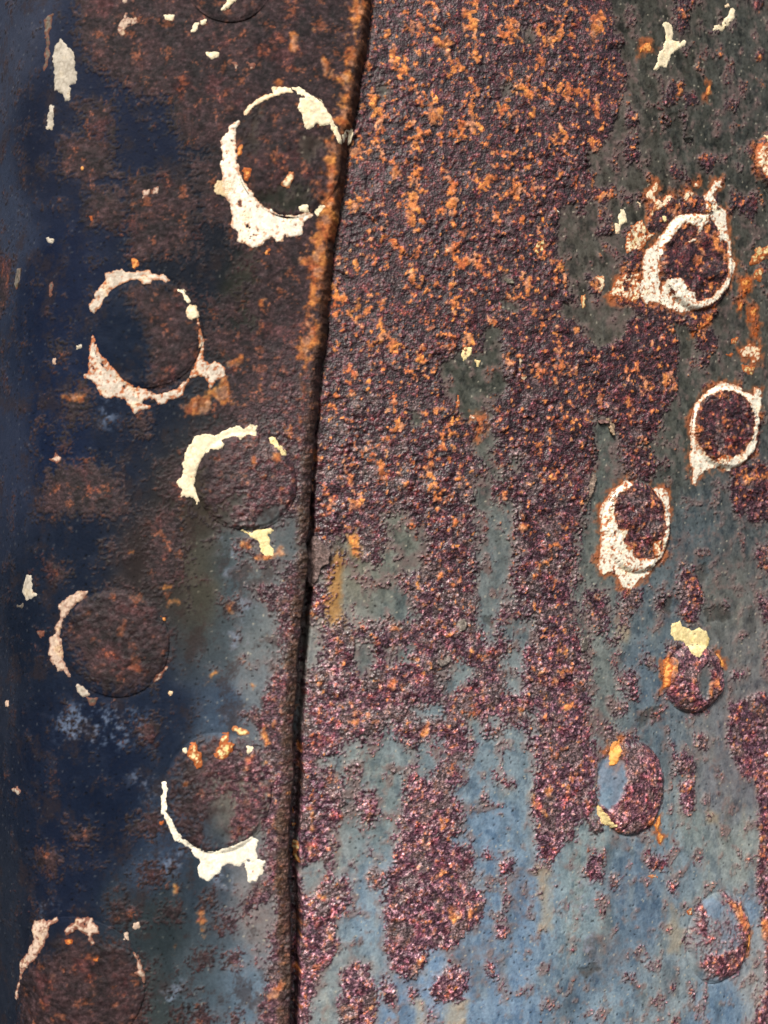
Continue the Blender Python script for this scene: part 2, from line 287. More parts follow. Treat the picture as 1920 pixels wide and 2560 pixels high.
# tile, tint, amount of rust breaking through, outline (| separates a hole)
WHITE = [
 ('00', 'w', .25, "1030,525 1018,560 1015,620 1020,690 1030,750 1060,800 1100,860 1150,905 1210,930 1270,935 1330,925 1350,930 1310,960 1305,1010 1260,1020 1220,1015 1225,1045 1195,1045 1180,1020 1150,1030 1140,1050 1095,1070 1055,1050 1025,1040 1030,1005 1005,980 1005,930 990,870 975,850 960,835 962,790 965,775 955,720 960,660 950,620 975,585 1000,545"),
 ('00', 't', .0, "940,785 960,776 1020,780 1012,815 985,850 935,840 930,820"),
 ('00', 'c', .1, "1360,915 1400,885 1405,895 1370,930"), ('00', 'c', .1, "1295,900 1330,890 1325,915 1300,918"),
 ('00', 'c', .2, "1055,485 1075,460 1105,440 1140,420 1180,405 1175,380 1215,378 1255,385 1258,400 1215,404 1180,418 1130,436 1085,468 1062,492"),
 ('00', 'c', .1, "1265,380 1290,375 1305,390 1345,410 1390,440 1408,475 1432,520 1458,565 1470,590 1485,585 1495,555 1525,545 1520,600 1510,615 1500,580 1480,620 1463,618 1452,590 1427,545 1405,495 1415,540 1385,540 1370,530 1335,560 1320,550 1305,500 1292,470 1300,430 1330,425 1290,405"),
 ('00', 'o', .3, "1030,640 1050,630 1045,660 1028,675"), ('00', 'o', .5, "1055,730 1080,730 1085,765 1070,785 1050,775"), ('00', 'c', .3, "1250,750 1270,745 1262,790 1240,815 1215,800 1235,775"),
 ('00', 'g', .1, "262,172 275,195 305,215 318,235 318,300 330,330 325,355 300,370 300,390 298,430 285,435 275,400 240,385 238,300 232,260 240,200"),
 ('00', 'd', .3, "205,65 228,65 222,110 210,170 215,230 205,285 185,320 195,270 200,170 190,90"), ('00', 'g', .0, "218,460 230,460 230,500 222,555 207,557 208,510"),
 ('00', 'c', .0, "890,228 915,225 948,228 940,245 915,260 895,240"), ('00', 'c', .1, "705,65 750,70 745,88 715,85"), ('00', 'p', .3, "540,50 550,60 545,80 590,75 600,100 575,115 545,120 535,155 515,150 510,110 530,80"),
 ('00', 'c', .1, "840,105 860,100 850,130 825,138"), ('00', 'c', .1, "865,92 890,88 885,105 870,108"), ('00', 'c', .1, "1000,-8 1018,-4 985,35 960,45 985,15"), ('00', 'p', .2, "528,-8 550,-8 545,12 533,10"),
 ('00', 'p', .3, "620,820 645,820 645,840 615,860 612,840"), ('00', 'p', .3, "665,810 685,805 688,840 660,840"), ('00', 'g', .1, "205,1030 230,1035 225,1050 210,1045"), ('00', 'p', .4, "990,265 1025,268 1030,285 1020,310 1005,285"), ('00', 'p', .4, "1060,268 1100,275 1100,300 1085,305 1080,285"), ('00', 'o', .4, "1145,1080 1165,1075 1165,1105 1145,1100"), ('00', 'o', .2, "352,722 368,722 366,738 352,738"), ('00', 'o', .4, "388,935 402,935 400,958 390,955"),
 ('01', 'v', .25, "395,240 392,215 405,190 412,160 440,125 462,110 460,80 490,68 530,60 540,72 570,75 610,68 645,65 655,80 690,88 715,88 728,105 720,112 690,100 655,100 650,120 625,120 605,100 560,100 530,115 490,130 470,150 450,180 430,215 405,243"),
 ('01', 'c', .1, "770,148 792,150 825,198 813,202 785,162"), ('01', 'c', .2, "825,215 845,220 860,255 830,278 812,260 810,240"),
 ('01', 'v', .3, "858,268 868,320 885,365 878,410 880,455 905,470 925,450 950,465 975,490 975,520 950,530 930,540 915,565 905,580 900,545 885,520 850,520 830,530 815,540 800,560 790,600 770,610 745,620 728,622 722,640 680,642 668,620 645,615 620,625 615,640 650,650 640,655 610,670 580,680 570,655 550,640 540,620 500,608 470,612 430,605 420,560 400,540 365,530 362,515 385,505 388,440 385,400 392,370 400,345 420,390 435,430 465,460 510,510 540,540 580,565 640,580 680,600 730,585 770,570 800,540 835,490 856,440 863,400 863,330 855,275"),
 ('01', 'o', .3, "568,12 585,5 600,25 598,45 582,55 570,35"),
 ('01', 'c', .15, "850,1070 840,1040 800,1035 785,1040 790,1010 765,980 785,960 798,930 790,890 800,860 820,830 845,780 880,768 930,780 960,765 1000,740 1035,735 1050,745 1085,730 1110,735 1100,775 1065,770 1040,790 1020,770 985,780 950,795 970,815 945,835 910,830 880,855 855,890 845,930 835,970 835,1000 850,1030 858,1050"),
 ('01', 'y', .1, "1165,785 1190,785 1205,815 1225,835 1238,860 1225,858 1200,828 1175,808"),
 ('01', 'p', .4, "240,850 258,870 265,888 245,895 215,880 235,870"), ('01', 'd', .2, "75,60 90,55 85,110 70,140 65,120"), ('01', 'd', .3, "215,120 228,115 225,170 212,180"), ('01', 'g', .1, "330,388 350,388 350,398 335,400"), ('01', 'p', .2, "230,450 240,446 238,465 230,465"),
 ('02', 'y', .1, "1045,80 1060,85 1085,95 1120,80 1165,75 1175,80 1150,95 1165,120 1155,145 1180,160 1175,185 1145,190 1135,170 1130,140 1110,115 1085,105"),
 ('02', 'p', .25, "255,410 270,390 300,370 335,345 375,345 360,370 330,395 305,420 285,445 270,465 264,490 253,540 265,555 265,590 270,640 282,670 302,710 295,712 275,682 250,685 240,660 222,645 225,620 212,615 220,540 245,530 245,500 265,450 265,430"),
 ('02', 'g', .2, "325,740 345,750 365,770 385,785 360,795 340,775"), ('02', 'd', .3, "375,800 420,805 415,830 390,835"), ('02', 'p', .4, "665,735 680,710 700,685 725,665 727,672 707,692 695,717"), ('02', 'o', .3, "695,450 715,455 712,470 700,462"),
 ('02', 'g', .0, "118,275 135,272 135,345 158,358 145,368 125,370 115,378 98,345 105,315"), ('02', 'd', .1, "88,405 100,400 95,415 75,405"), ('02', 'd', .4, "160,515 195,515 190,540 170,540"), ('02', 'p', .2, "22,818 36,818 36,836 26,836"),
 ('02', 'y', .3, "1010,920 1030,935 1065,935 1078,960 1040,965 1005,945"), ('02', 'y', .5, "955,960 985,955 985,990 1010,1000 1005,1030 975,1060 955,1070 925,1050 945,1010 950,980"), ('02', 'y', .5, "820,995 850,990 855,1030 875,1045 870,1100 845,1105 840,1070 815,1050"), ('02', 'c', .1, "1065,1010 1090,1020 1075,1035"), ('02', 'c', .1, "795,1020 805,1018 800,1035"), ('02', 'c', .2, "735,778 742,780 738,790"),
 ('03', 'w', .15, "705,65 718,62 716,130 714,185 732,215 747,250 777,295 830,340 880,360 930,365 975,350 1010,335 1050,320 1085,298 1110,310 1105,350 1110,395 1140,405 1135,450 1105,485 1075,490 1080,460 1060,435 1055,405 1020,420 985,405 960,420 955,440 930,460 900,485 865,470 860,420 870,400 835,365 830,350 790,327 755,303 733,252 713,215 700,190 703,130"),
 ('03', 'p', .3, "150,660 185,655 215,660 245,645 248,655 215,675 210,720 190,770 165,810 130,850 105,880 90,920 80,960 78,1000 68,1000 65,970 80,930 90,885 85,860 100,830 125,800 135,770 155,740 140,700"),
 ('03', 'p', .35, "280,700 300,675 325,665 330,645 360,650 400,648 410,670 425,685 432,715 405,715 400,740 412,755 400,760 385,735 370,710 340,690 310,710 290,718"),
 ('03', 'p', .3, "585,880 600,870 590,820 575,795 585,795 605,830 615,870 628,890 625,945 615,905 600,890"), ('03', 'p', .1, "540,715 550,715 552,740 535,740"), ('03', 'p', .1, "580,670 600,665 600,690 582,690"), ('03', 'g', .3, "45,90 75,82 92,100 85,115 65,105"), ('03', 'o', .4, "285,740 315,738 312,752 290,755"), ('03', 'o', .3, "410,822 428,820 424,836"), ('03', 'o', .4, "688,232 705,230 705,245 690,245"),
 ('03', 'y', .3, "1265,190 1278,200 1268,215"), ('03', 'y', .3, "1268,320 1290,320 1285,380 1294,410 1275,418 1268,380"), ('03', 'y', .3, "1262,250 1280,255 1268,268"),
 ('10', 'c', .1, "1215,95 1240,110 1250,145 1240,175 1280,185 1300,175 1300,200 1270,210 1240,235 1225,265 1220,290 1195,285 1175,300 1165,300 1185,270 1185,235 1205,215 1215,180 1225,150 1205,105"),
 ('10', 'c', .05, "1500,40 1515,45 1505,80 1480,115 1450,130 1425,128 1435,110 1460,105 1480,75"), ('10', 'o', .3, "1105,215 1125,185 1150,185 1158,210 1135,230 1130,215 1105,228"), ('10', 'o', .3, "1395,385 1412,360 1410,400 1390,415"), ('10', 'c', .2, "1470,22 1490,20 1492,28 1475,30"),
 ('10', 'r', .45, "1605,660 1620,630 1645,620 1690,600 1690,790 1640,770 1610,740 1603,700"), ('10', 'r', .2, "1640,590 1665,590 1665,615 1645,612"),
 ('10', 'r', .35, "1130,840 1160,800 1180,785 1185,810 1165,840 1175,860 1200,870 1215,845 1245,845 1240,880 1195,905 1165,915 1150,955 1135,950 1155,900 1170,880 1140,865"),
 ('10', 'r', .35, "1290,870 1300,825 1320,820 1335,835 1330,850 1305,875"), ('10', 'r', .4, "1340,790 1365,785 1360,810 1340,805"), ('10', 'c', .2, "1098,875 1110,878 1106,890"), ('10', 'y', .1, "1200,935 1220,940 1215,958 1200,955"),
 ('10', 'w', .30, "1255,935 1300,925 1370,925 1385,905 1380,850 1410,820 1430,780 1458,775 1455,810 1420,840 1440,885 1475,910 1480,950 1485,1000 1500,1040 1502,1110 1525,1140 1515,1170 1500,1200 1470,1250 1430,1300 1380,1330 1330,1345 1270,1350 1230,1335 1180,1310 1130,1310 1110,1290 1095,1250 1120,1200 1115,1130 1125,1090 1180,1040 1220,980|1290,968 1345,985 1340,1025 1300,1055 1335,1045 1360,1000 1385,965 1405,940 1425,960 1430,1010 1440,1060 1450,1040 1470,1050 1475,1110 1475,1190 1450,1240 1400,1290 1340,1310 1335,1270 1300,1250 1285,1215 1260,1200 1215,1210 1200,1240 1195,1270 1190,1230 1190,1150 1195,1100 1210,1060 1250,1010"),
 ('10', 'c', .45, "1045,1030 1065,975 1115,950 1130,985 1150,1010 1170,1010 1130,1050 1110,1090 1075,1080 1045,1105 1042,1060"),
 ('11', 'r', .5, "970,170 1000,110 1040,70 1090,65 1110,90 1110,170 1090,210 1050,190 1000,185 975,190|1035,115 1055,110 1055,150 1035,150"), ('11', 'c', .3, "910,88 950,88 955,125 940,155 920,158 935,125 920,105"),
 ('10', 'c', .1, "1025,910 1040,915 1048,960 1020,970 1015,940"), ('10', 'c', .2, "1000,965 1020,975 1018,1000 1002,1005"), ('10', 'y', .4, "640,1080 660,1045 690,1040 690,1080 660,1105"), ('10', 'y', .4, "690,940 715,985 720,1010 700,1000"), ('10', 'w', .1, "740,905 755,915 740,925"), ('10', 'o', .4, "675,935 692,940 690,965 678,960"),
 ('11', 'o', .5, "1325,330 1340,290 1380,290 1400,250 1420,215 1430,220 1415,270 1380,310 1345,320 1335,350"), ('11', 'r', .5, "1505,15 1525,30 1520,60 1500,50"),
 ('11', 'r', .45, "1530,410 1580,380 1630,400 1620,450 1590,470 1585,440 1550,440"), ('11', 'y', .4, "1480,425 1510,420 1500,440"), ('11', 'y', .5, "1590,0 1640,-40 1680,-50 1670,0 1620,30 1580,40"), ('11', 'o', .6, "1540,100 1590,90 1580,160 1545,180"), ('11', 'o', .6, "1570,230 1610,220 1600,290 1570,280"), ('11', 'o', .6, "1590,310 1620,300 1610,350 1590,345"), ('11', 'y', .5, "1500,360 1530,350 1520,380 1500,380"), ('11', 'y', .6, "1545,470 1600,480 1590,520 1550,500"), ('11', 'o', .6, "1530,200 1550,195 1545,240 1530,235"), ('11', 'y', .6, "1600,60 1640,50 1630,110 1600,100"),
 ('11', 'w', .27, "1410,575 1450,540 1500,555 1530,560 1560,590 1595,600 1600,570 1628,575 1630,640 1615,700 1600,780 1595,850 1560,870 1540,900 1480,930 1440,910 1385,930 1350,960 1345,990 1330,985 1335,930 1320,870 1325,800 1318,740 1335,660 1370,610|1420,595 1460,580 1510,590 1550,610 1580,660 1590,720 1575,790 1550,845 1510,865 1440,895 1400,872 1350,820 1337,770 1340,700 1360,640 1390,610"),
 ('11', 'r', .4, "1430,880 1460,860 1505,870 1490,895 1450,900"),
 ('11', 'w', .31, "930,1085 960,1050 990,1005 1050,965 1070,985 1060,1000 1010,1030 990,1060 985,1110 1000,1180 1050,1180 1025,1230 1045,1250 1072,1270 1068,1305 1130,1310 1175,1300 1195,1260 1190,1230 1205,1180 1202,1100 1182,1055 1155,1005 1190,998 1225,1015 1235,1050 1235,1120 1225,1180 1215,1250 1205,1300 1170,1330 1140,1380 1100,1400 1080,1430 1060,1450 1030,1430 1010,1390 990,1360 940,1380 925,1340 935,1250 935,1150"), ('11', 'r', .4, "1150,1240 1185,1225 1190,1290 1160,1300"),
 ('12', 'y', .12, "1245,485 1275,475 1290,500 1330,515 1360,505 1390,515 1405,550 1400,575 1370,590 1345,620 1315,605 1295,560 1260,550 1240,525"), ('12', 'o', .4, "1205,640 1230,625 1240,660 1225,700 1225,740 1210,760 1205,700"), ('12', 'o', .2, "1440,615 1460,640 1468,665 1450,670"),
 ('12', 'o', .2, "985,1000 1015,985 1015,1030 995,1070 980,1090 968,1085 975,1040"), ('13', 'y', .2, "925,165 940,185 965,220 990,245 980,255 940,235 925,200"), ('13', 'o', .3, "1165,250 1195,200 1195,240 1180,270 1208,295 1195,330 1180,310 1185,280"), ('13', 'c', .4, "1295,625 1330,605 1335,640"), ('13', 'o', .2, "1570,715 1577,760 1567,800 1560,750"), ('13', 'c', .3, "1140,465 1175,460 1180,470 1150,475"),
 ('11', 'y', .1, "335,430 345,395 375,400 375,425 345,450"), ('11', 'c', .2, "580,425 590,450 590,480 582,460"), ('11', 'c', .3, "590,490 600,510 618,520 605,540 590,530"), ('11', 'w', .5, "400,700 430,700 425,725 410,750 400,780 420,750"), ('11', 'y', .2, "395,450 412,455 405,475"), ('11', 'c', .4, "320,605 328,650 305,670"), ('11', 'w', .3, "375,688 392,690 388,704 376,702"), ('11', 'y', .3, "850,170 870,165 870,215 858,225"), ('10', 'y', .3, "1600,1080 1625,1060 1640,1090 1615,1110"),
]

print("canvas", CS.shape)
rust_d = np.full(CS.shape, -0.012)
for t, p in RUST:
    P, _ = to_plate(trace(t, p))
    poly_field(rust_d, P, np.maximum)
for t, p in FILM:
    P, _ = to_plate(trace(t, p))
    poly_field(rust_d, P, lambda F, d: np.minimum(F, -1.3 * d - 0.0009))

# rivets: bounding box on the picture, height of the head (mm), dome, hollow
RIVETS = [
 # x0, x1, y0, y1, head height mm, dome 0..1
 (508, 742, 192, 470, .7, .4), (200, 437, 597, 840, .7, .4), (424, 640, 935, 1147, 1.5, .5), (135, 366, 1274, 1505, .6, .4),
 (354, 586, 1585, 1842, 1.4, .5), (42, 316, 1985, 2262, .6, .4), (385, 605, -215, 48, .6, .2),
 (1424, 1580, 462, 672, 1.3, -.5), (1494, 1640, 836, 1012, 1.3, .5), (1302, 1446, 1040, 1238, 1.3, .5), (1434, 1562, 1392, 1540, 3.6, 1.0),
 (1290, 1434, 1600, 1804, 3.6, 1.0), (1484, 1619, 1928, 2122, 2.8, 1.0), (1632, 1770, 270, 440, 1.6, .3), (1650, 1780, 1560, 1740, 1.8, .4),
 (1280, 1420, 2330, 2520, 1.8, .4),
]
RV = []
rivet_r = np.full(CS.shape, 9.0)          # normalised radius to the nearest rivet
for (x0, x1, y0, y1, hh, dome) in RIVETS:
    box = np.array([[x0, (y0 + y1) / 2], [x1, (y0 + y1) / 2], [(x0 + x1) / 2, y0], [(x0 + x1) / 2, y1], [(x0 + x1) / 2, (y0 + y1) / 2]], float)
    P, left = to_plate(box)
    c = np.array([(P[0, 0] + P[1, 0]) / 2, (P[2, 1] + P[3, 1]) / 2])
    rs, rz = (P[1, 0] - P[0, 0]) / 2, (P[2, 1] - P[3, 1]) / 2
    RV.append((c, rs, rz, hh * 1e-3, dome, left))
    rivet_r = np.minimum(rivet_r, np.hypot((CS - c[0]) / rs, (CZ - c[1]) / rz))

HEAD = {7: .0004, 8: -.0012, 9: .0002, 10: .0006, 11: .0008, 12: -.0040, 13: 0, 14: 0, 4: -.0016}
for n, off in HEAD.items():
    c, rs, rz = RV[n][:3]
    rr_ = np.hypot((CS - c[0]) / rs, (CZ - c[1]) / rz)
    rust_d = np.where(rr_ < 0.985, np.maximum(rust_d, np.minimum((0.985 - rr_) * rs, .003) + off), rust_d)
for t, p in FILM:
    if t in ('12', '03'):
        P, _ = to_plate(trace(t, p))
        poly_field(rust_d, P, lambda F, d: np.minimum(F, -1.3 * d - 0.0009))
head = sstep(1.0, .94, rivet_r)
# ---- paint film colours as seen on the plates, with the light falling on them (picture x, y, sRGB)
def colours(txt):
    r = [[float(v) for v in q.split(',')] for q in txt.split()]
    return np.array(r)
FILM_R = colours("1450,100,72,74,66 1600,200,74,80,76 1500,300,66,72,66 1330,300,84,82,74 1250,600,84,82,74 1350,680,88,86,76 1020,820,70,76,68 1600,700,80,82,76 1450,950,74,80,74 1330,1000,84,95,90 1600,1080,68,78,84 1500,1180,66,84,96 "
 "1400,1330,78,95,106 1400,1420,72,92,112 1560,1300,92,92,86 1600,1400,106,98,94 1300,1450,102,106,98 1080,1000,92,98,92 850,1200,98,104,92 760,1250,112,106,86 700,1350,126,122,116 1060,1400,92,108,116 1100,1450,108,118,120 870,1340,82,95,94 1060,1250,90,102,106 "
 "950,1500,94,114,124 1100,1700,100,118,130 1060,1800,84,112,146 800,1750,95,106,106 800,1950,98,120,142 1250,1850,112,126,124 1150,1950,84,112,150 1250,2000,112,128,132 1380,1950,74,95,124 1260,2130,72,92,116 1300,2200,100,122,142 1100,2150,84,112,150 1450,1850,94,112,130 "
 "1500,1800,118,122,110 1600,1850,128,126,112 1600,2000,98,120,150 1640,2100,144,132,124 1470,2100,112,120,124 1550,2200,84,112,146 900,2180,88,120,166 720,2100,116,118,114 720,1800,116,112,104 1560,1700,106,95,98 1640,1600,102,85,90 1000,2200,94,120,154 1020,1450,100,112,112 1250,1300,92,98,92 1500,600,78,80,70 1450,450,72,70,60")
FILM_L = colours("20,100,66,74,96 20,500,60,70,94 20,1000,52,62,88 15,1500,44,52,70 15,2000,42,50,66 110,300,28,36,58 130,600,20,32,60 330,280,18,30,56 270,250,18,30,58 450,450,24,30,42 300,720,18,32,54 150,900,20,34,64 250,950,20,32,54 430,560,20,28,42 540,620,36,38,32 590,410,34,36,30 "  # leftmost points carry the pale sky haze of the receding edge as colour
 "430,1100,62,56,48 430,1250,74,72,62 350,1200,50,42,42 500,1250,62,76,84 480,1350,66,76,82 560,1400,90,96,98 540,1500,92,98,102 150,1200,22,33,53 60,1400,22,33,53 80,1600,22,33,56 250,1600,20,32,56 200,1750,18,30,53 350,1550,28,40,62 480,1530,58,74,94 360,1850,54,70,94 "
 "150,1850,23,33,56 100,2100,27,34,50 440,1900,50,62,74 350,2000,46,57,62 430,2100,70,83,92 500,2150,78,94,108 560,1950,96,95,96 340,2180,58,68,70 520,1700,86,84,78 560,1250,84,90,92 600,300,60,52,48")

def rbf(pts, left):
    P = unproject(pts[:, :2], STEP if left else 0.0)
    C = pts[:, 2:]
    acc = np.zeros(CS.shape + (3,)); w = np.full(CS.shape, 1e-9)
    # warped a little so the tints do not read as round spots
    ws = CS + 0.006 * N_a; wz = CZ + 0.010 * N_b
    for (s, z), c in zip(P, C):
        d2 = (ws - s) ** 2 + ((wz - z) * 0.72) ** 2
        k = 1.0 / (d2 + 0.006 ** 2) ** 2.0
        acc += k[..., None] * c; w += k
    return acc / w[..., None]

N_a = fbm(CS, CZ, 0.030, 11, 4); N_b = fbm(CS, CZ, 0.030, 23, 4)
N_6 = fbm(CS, CZ, 0.008, 37, 4); N_2 = fbm(CS, CZ, 0.0026, 41, 3); N_1 = fbm(CS, CZ, 0.0012, 43, 2)
N_12 = fbm(CS, CZ, 0.014, 47, 3)
STREAK = fbm(CS, CZ, 0.007, 53, 4, sz=6.0); STREAK2 = fbm(CS, CZ, 0.0025, 59, 3, sz=9.0)
film = np.where(LEFT[..., None], rbf(FILM_L, True), rbf(FILM_R, False))

# where on the plate (0 top .. 1 bottom), and how far towards the left side, painted darker for its weaker light
low = sstep(0.06, -0.16, CZ)
dim = sstep(-0.045, -0.085, CS + 0.01 * N_a + 0.12 * np.clip(-CZ, -.2, 0)) * LEFT
# outside the traced picture the same mixture goes on
P_edge = unproject(np.array([[1700., 1106.], [-40., 1106.]]), 0)
outside = np.maximum(sstep(0.222, 0.250, abs(CZ)), np.maximum(sstep(P_edge[0, 0], P_edge[0, 0] + .02, CS), sstep(P_edge[1, 0], P_edge[1, 0] - .02, CS)))
rust_d = rust_d * (1 - outside) + outside * (0.006 * fbm(CS, CZ, 0.05, 61, 3, sz=2.0) - 0.001)

# the film breaks up along streaks; small scabs of rust everywhere on the right plate
amp = np.where(LEFT, 0.0030, 0.0030)
rf = np.clip(rust_d, -0.006, 0.006) + amp * N_6 + 0.0012 * N_2 + 0.0003 * N_1 + 0.0012 * STREAK
cov = np.where(LEFT, 0.012 * (1 - dim), 0.030 + 0.03 * sstep(.02, .10, CZ))
scab_r = rank(N_6 * 0.8 + N_2 * 0.25 + 0.35 * N_a + .25 * STREAK)
rf = np.maximum(rf, 0.012 * (scab_r - (1 - cov)))
# ragged border: between clean film and bare rust the two break up into specks
fine = rank(N_2 * .7 + N_1 * .75 + .35 * N_6)
mix_ = sstep(0.10, -0.02, CZ) * sstep(-0.17, -0.06, CZ) * (~LEFT) * sstep(.17, .10, CS)
wid = np.where(LEFT, 0.0042 + 0.0022 * dim, 0.0030 + 0.0030 * mix_)
prob = sstep(-1.15, 1.0, (rf + mix_ * 0.0016 * fbm(CS, CZ, 0.007, 177, 3) + LEFT * 0.0014 * N_12) / wid)
rust = sstep(-0.13, 0.13, prob - (0.06 + 0.88 * fine))
halo = sstep(-0.0050, 0.0004, rf + 0.0012 * STREAK + .001 * N_2) * (1 - rust)

# ---- grain of the rust
f1, f2, gid = worley(CS + 0.0006 * N_1, CZ + 0.0006 * N_2, 0.0021, 71)
g1, g2, hid = worley(CS + 0.0003 * N_1, CZ, 0.0010, 73)
grain_h = (0.75 - f1) * (0.35 + 0.9 * gid)
grain_f = (0.7 - g1) * (0.4 + 0.8 * hid)
pal = np.array([(58, 42, 48), (68, 49, 55), (80, 58, 63), (98, 73, 76), (116, 91, 93), (146, 119, 117), (108, 68, 56), (140, 90, 68)], float)
cum = np.cumsum([.22, .24, .19, .12, .08, .05, .06, .04]); cum /= cum[-1]
pick = np.clip(rank(gid * 0.5 + hid * 0.4 + 0.25 * N_2 + 0.15 * N_6), 0, 0.999)
rc = pal[np.searchsorted(cum, pick)]
rc = rc * (1 + 0.16 * N_1[..., None]) * np.array([1.03, .97, 1.02])
# lower down the scale is more violet, higher up browner; brighter low and darker high as painted light
rc = rc * (1 + (low - 0.30)[..., None] * np.array([0.52, 0.58, 0.58]))
upr = sstep(-0.06, 0.10, CZ)[..., None]
rc = rc * (1 + upr * np.array([-0.12, -0.30, -0.27]))
rc = rc * (1 + head[..., None] * np.array([0.02, -.05, -.06])) + (head * low * (~LEFT) * 12)[..., None]
rdd = sstep(.72, .95, rank(fbm(CS, CZ, 0.006, 181, 4)))[..., None]
rc = rc * (1 + rdd * np.array([.10, -.10, -.08]))
# broken patches of greyish skin over the grain
skr = rank(fbm(CS, CZ, 0.010, 79, 4) + 0.3 * N_2)
skin = sstep(-.05, .06, skr - 0.95 + 0.22 * sstep(0.08, -0.06, CZ) + 0.14 * mix_)
rc = rc + (np.array([112, 100, 96]) - rc) * (skin * 0.6)[..., None]
# rust on the left plate is smoother and browner, and darkened in colour for the weak light
L_a = rank(fbm(CS, CZ, 0.009, 151, 4))[..., None]; L_b = rank(fbm(CS, CZ, 0.0030, 157, 3, sz=.6) + .5 * N_1)[..., None]; L_c = rank(fbm(CS, CZ, 0.016, 163, 4) + .3 * N_2)[..., None]
L_d = rank(fbm(CS, CZ, 0.006, 191, 4) + .4 * N_1)[..., None]
rl = np.array([22, 17, 20.]) + L_a * np.array([25, 15, 14]) + L_b ** 1.5 * np.array([32, 27, 27]) + sstep(.86, .97, L_c) * np.array([16, 3, 2.]) + sstep(.88, .98, L_d) * np.array([60, 27, 5.])
rl = rl * (.90 + 0.16 * N_1[..., None])
leftmix = LEFT * np.clip(0.30 + 0.75 * dim + 0.75 * sstep(0.02, 0.11, CZ), 0, 1)
rc = rc + (rl - rc) * (leftmix * 0.96)[..., None]

# ---- orange bloom: density over the plate, then clumps
dens = np.where(LEFT, 0.035 - 0.033 * dim, 0.125 - 0.085 * sstep(.12, -.10, CZ))
ctr = unproject(np.array([[980., 430.]]), 0)[0]
dens = dens + 0.07 * np.exp(-(((CS - ctr[0]) / .05) ** 2 + ((CZ - ctr[1]) / .09) ** 2)) * (~LEFT)
seam_d = CS - SEAM_ROW[:, None]
cl = rank(0.5 * fbm(CS, CZ, 0.0085, 83, 4, sz=1.3) + 0.36 * N_2 + 0.12 * N_1 + 0.10 * (gid - 0.5) * 2 + 0.10 * fbm(CS, CZ, 0.03, 89, 2))
orange = sstep(-0.02, 0.06, cl - (1 - dens)) * rust * (0.70 + 0.30 * rank(N_6))
cl2 = rank(N_2 + .6 * fbm(CS, CZ, 0.0022, 193, 2) + .2 * N_12)
orange = np.maximum(orange, sstep(0, .02, cl2 - np.where(LEFT, .985, .955 + .025 * low)) * rust * (1 - .8 * dim))
ORANGE = [
 ('00', "1500,200 1540,200 1530,330 1480,380 1440,350 1500,290"), ('00', "1380,230 1430,260 1420,350 1440,300 1400,350"), ('00', "1250,140 1290,150 1285,240 1250,230"), ('00', "1400,890 1470,920 1440,1040 1360,1060 1330,1030 1390,1000"), ('00', "1560,0 1600,0 1570,70"), ('00', "1180,350 1220,350 1215,385 1185,380"),
 ('01', "1290,0 1370,0 1360,50 1300,40"), ('01', "1290,350 1350,340 1330,430 1290,470 1280,420"), ('01', "780,650 860,610 940,560 980,520 1000,640 960,640 920,600 900,690 800,690"), ('01', "1180,850 1210,850 1200,900 1175,890"), ('01', "985,460 1055,420 1050,470 1000,480"), ('01', "1120,200 1145,170 1150,190 1130,215"), ('01', "1080,850 1110,860 1100,910 1085,900"), ('01', "1030,980 1045,970 1045,1010"), ('01', "270,600 370,590 380,640 300,640"),
 ('02', "1040,130 1075,125 1075,155 1045,155"), ('02', "1100,195 1220,155 1225,185 1150,205"), ('02', "980,400 1005,395 1000,430 985,435"), ('02', "700,325 745,318 740,330 705,335"), ('02', "720,380 770,375 770,405 730,405"), ('02', "880,705 930,695 900,760 885,740"), ('02', "1080,745 1105,750 1095,770"), ('02', "1120,930 1145,935 1165,1000 1150,1010"), ('02', "545,165 575,170 565,195 540,190"), ('02', "1500,110 1545,100 1550,200 1530,180"), ('02', "1270,835 1295,850 1285,880 1268,870"), ('02', "1285,1000 1310,1010 1300,1040"), ('02', "1530,680 1555,680 1550,710 1535,705"),
 ('03', "1160,980 1220,900 1220,960 1170,1000"), ('03', "1265,880 1300,880 1290,905 1268,900"), ('03', "790,60 820,50 815,80 795,75"), ('03', "855,605 890,600 880,650 870,720 885,740 860,700"), ('03', "745,770 765,765 760,820 748,815"), ('03', "1380,550 1410,545 1400,575"), ('03', "1410,705 1440,715 1430,740"), ('03', "1310,310 1350,330 1340,360 1310,350"), ('03', "760,510 775,515 770,535 755,535"),
 ('13', "165,110 210,115 180,140"), ('13', "685,85 730,90 720,125 690,115"), ('13', "790,70 810,90 790,115"), ('13', "270,610 300,580 330,640 300,670 270,650"), ('13', "130,815 165,820 150,845"), ('13', "1480,560 1530,590 1575,680 1550,700 1500,630"), ('13', "230,190 270,250 250,260"), ('13', "650,150 685,155 680,180 655,175"), ('13', "1120,240 1150,200 1180,200 1160,250 1125,260"), ('13', "1630,650 1700,640 1700,760 1635,740"),
 ('12', "220,200 250,200 245,240 225,230"), ('12', "755,840 815,820 800,850 760,865"), ('12', "575,840 610,840 600,865 580,865"), ('12', "730,590 760,560 750,640 730,640"), ('12', "160,930 190,910 185,960 165,960"), ('12', "1215,640 1250,630 1260,690 1235,720"), ('12', "1380,730 1440,700 1400,790 1380,780"), ('12', "10,730 55,730 45,765 15,760"), ('12', "590,50 625,55 620,80 595,85"),
 ('10', "220,190 260,155 300,190 260,225 235,210"), ('10', "890,60 950,60 930,150 900,190 885,150"), ('10', "330,30 370,40 360,80 330,75"), ('10', "595,375 650,390 650,430 600,410"), ('10', "30,730 60,700 70,760 40,770"), ('10', "320,990 360,980 350,1030 325,1020"),
]
od = np.full(CS.shape, -0.012)
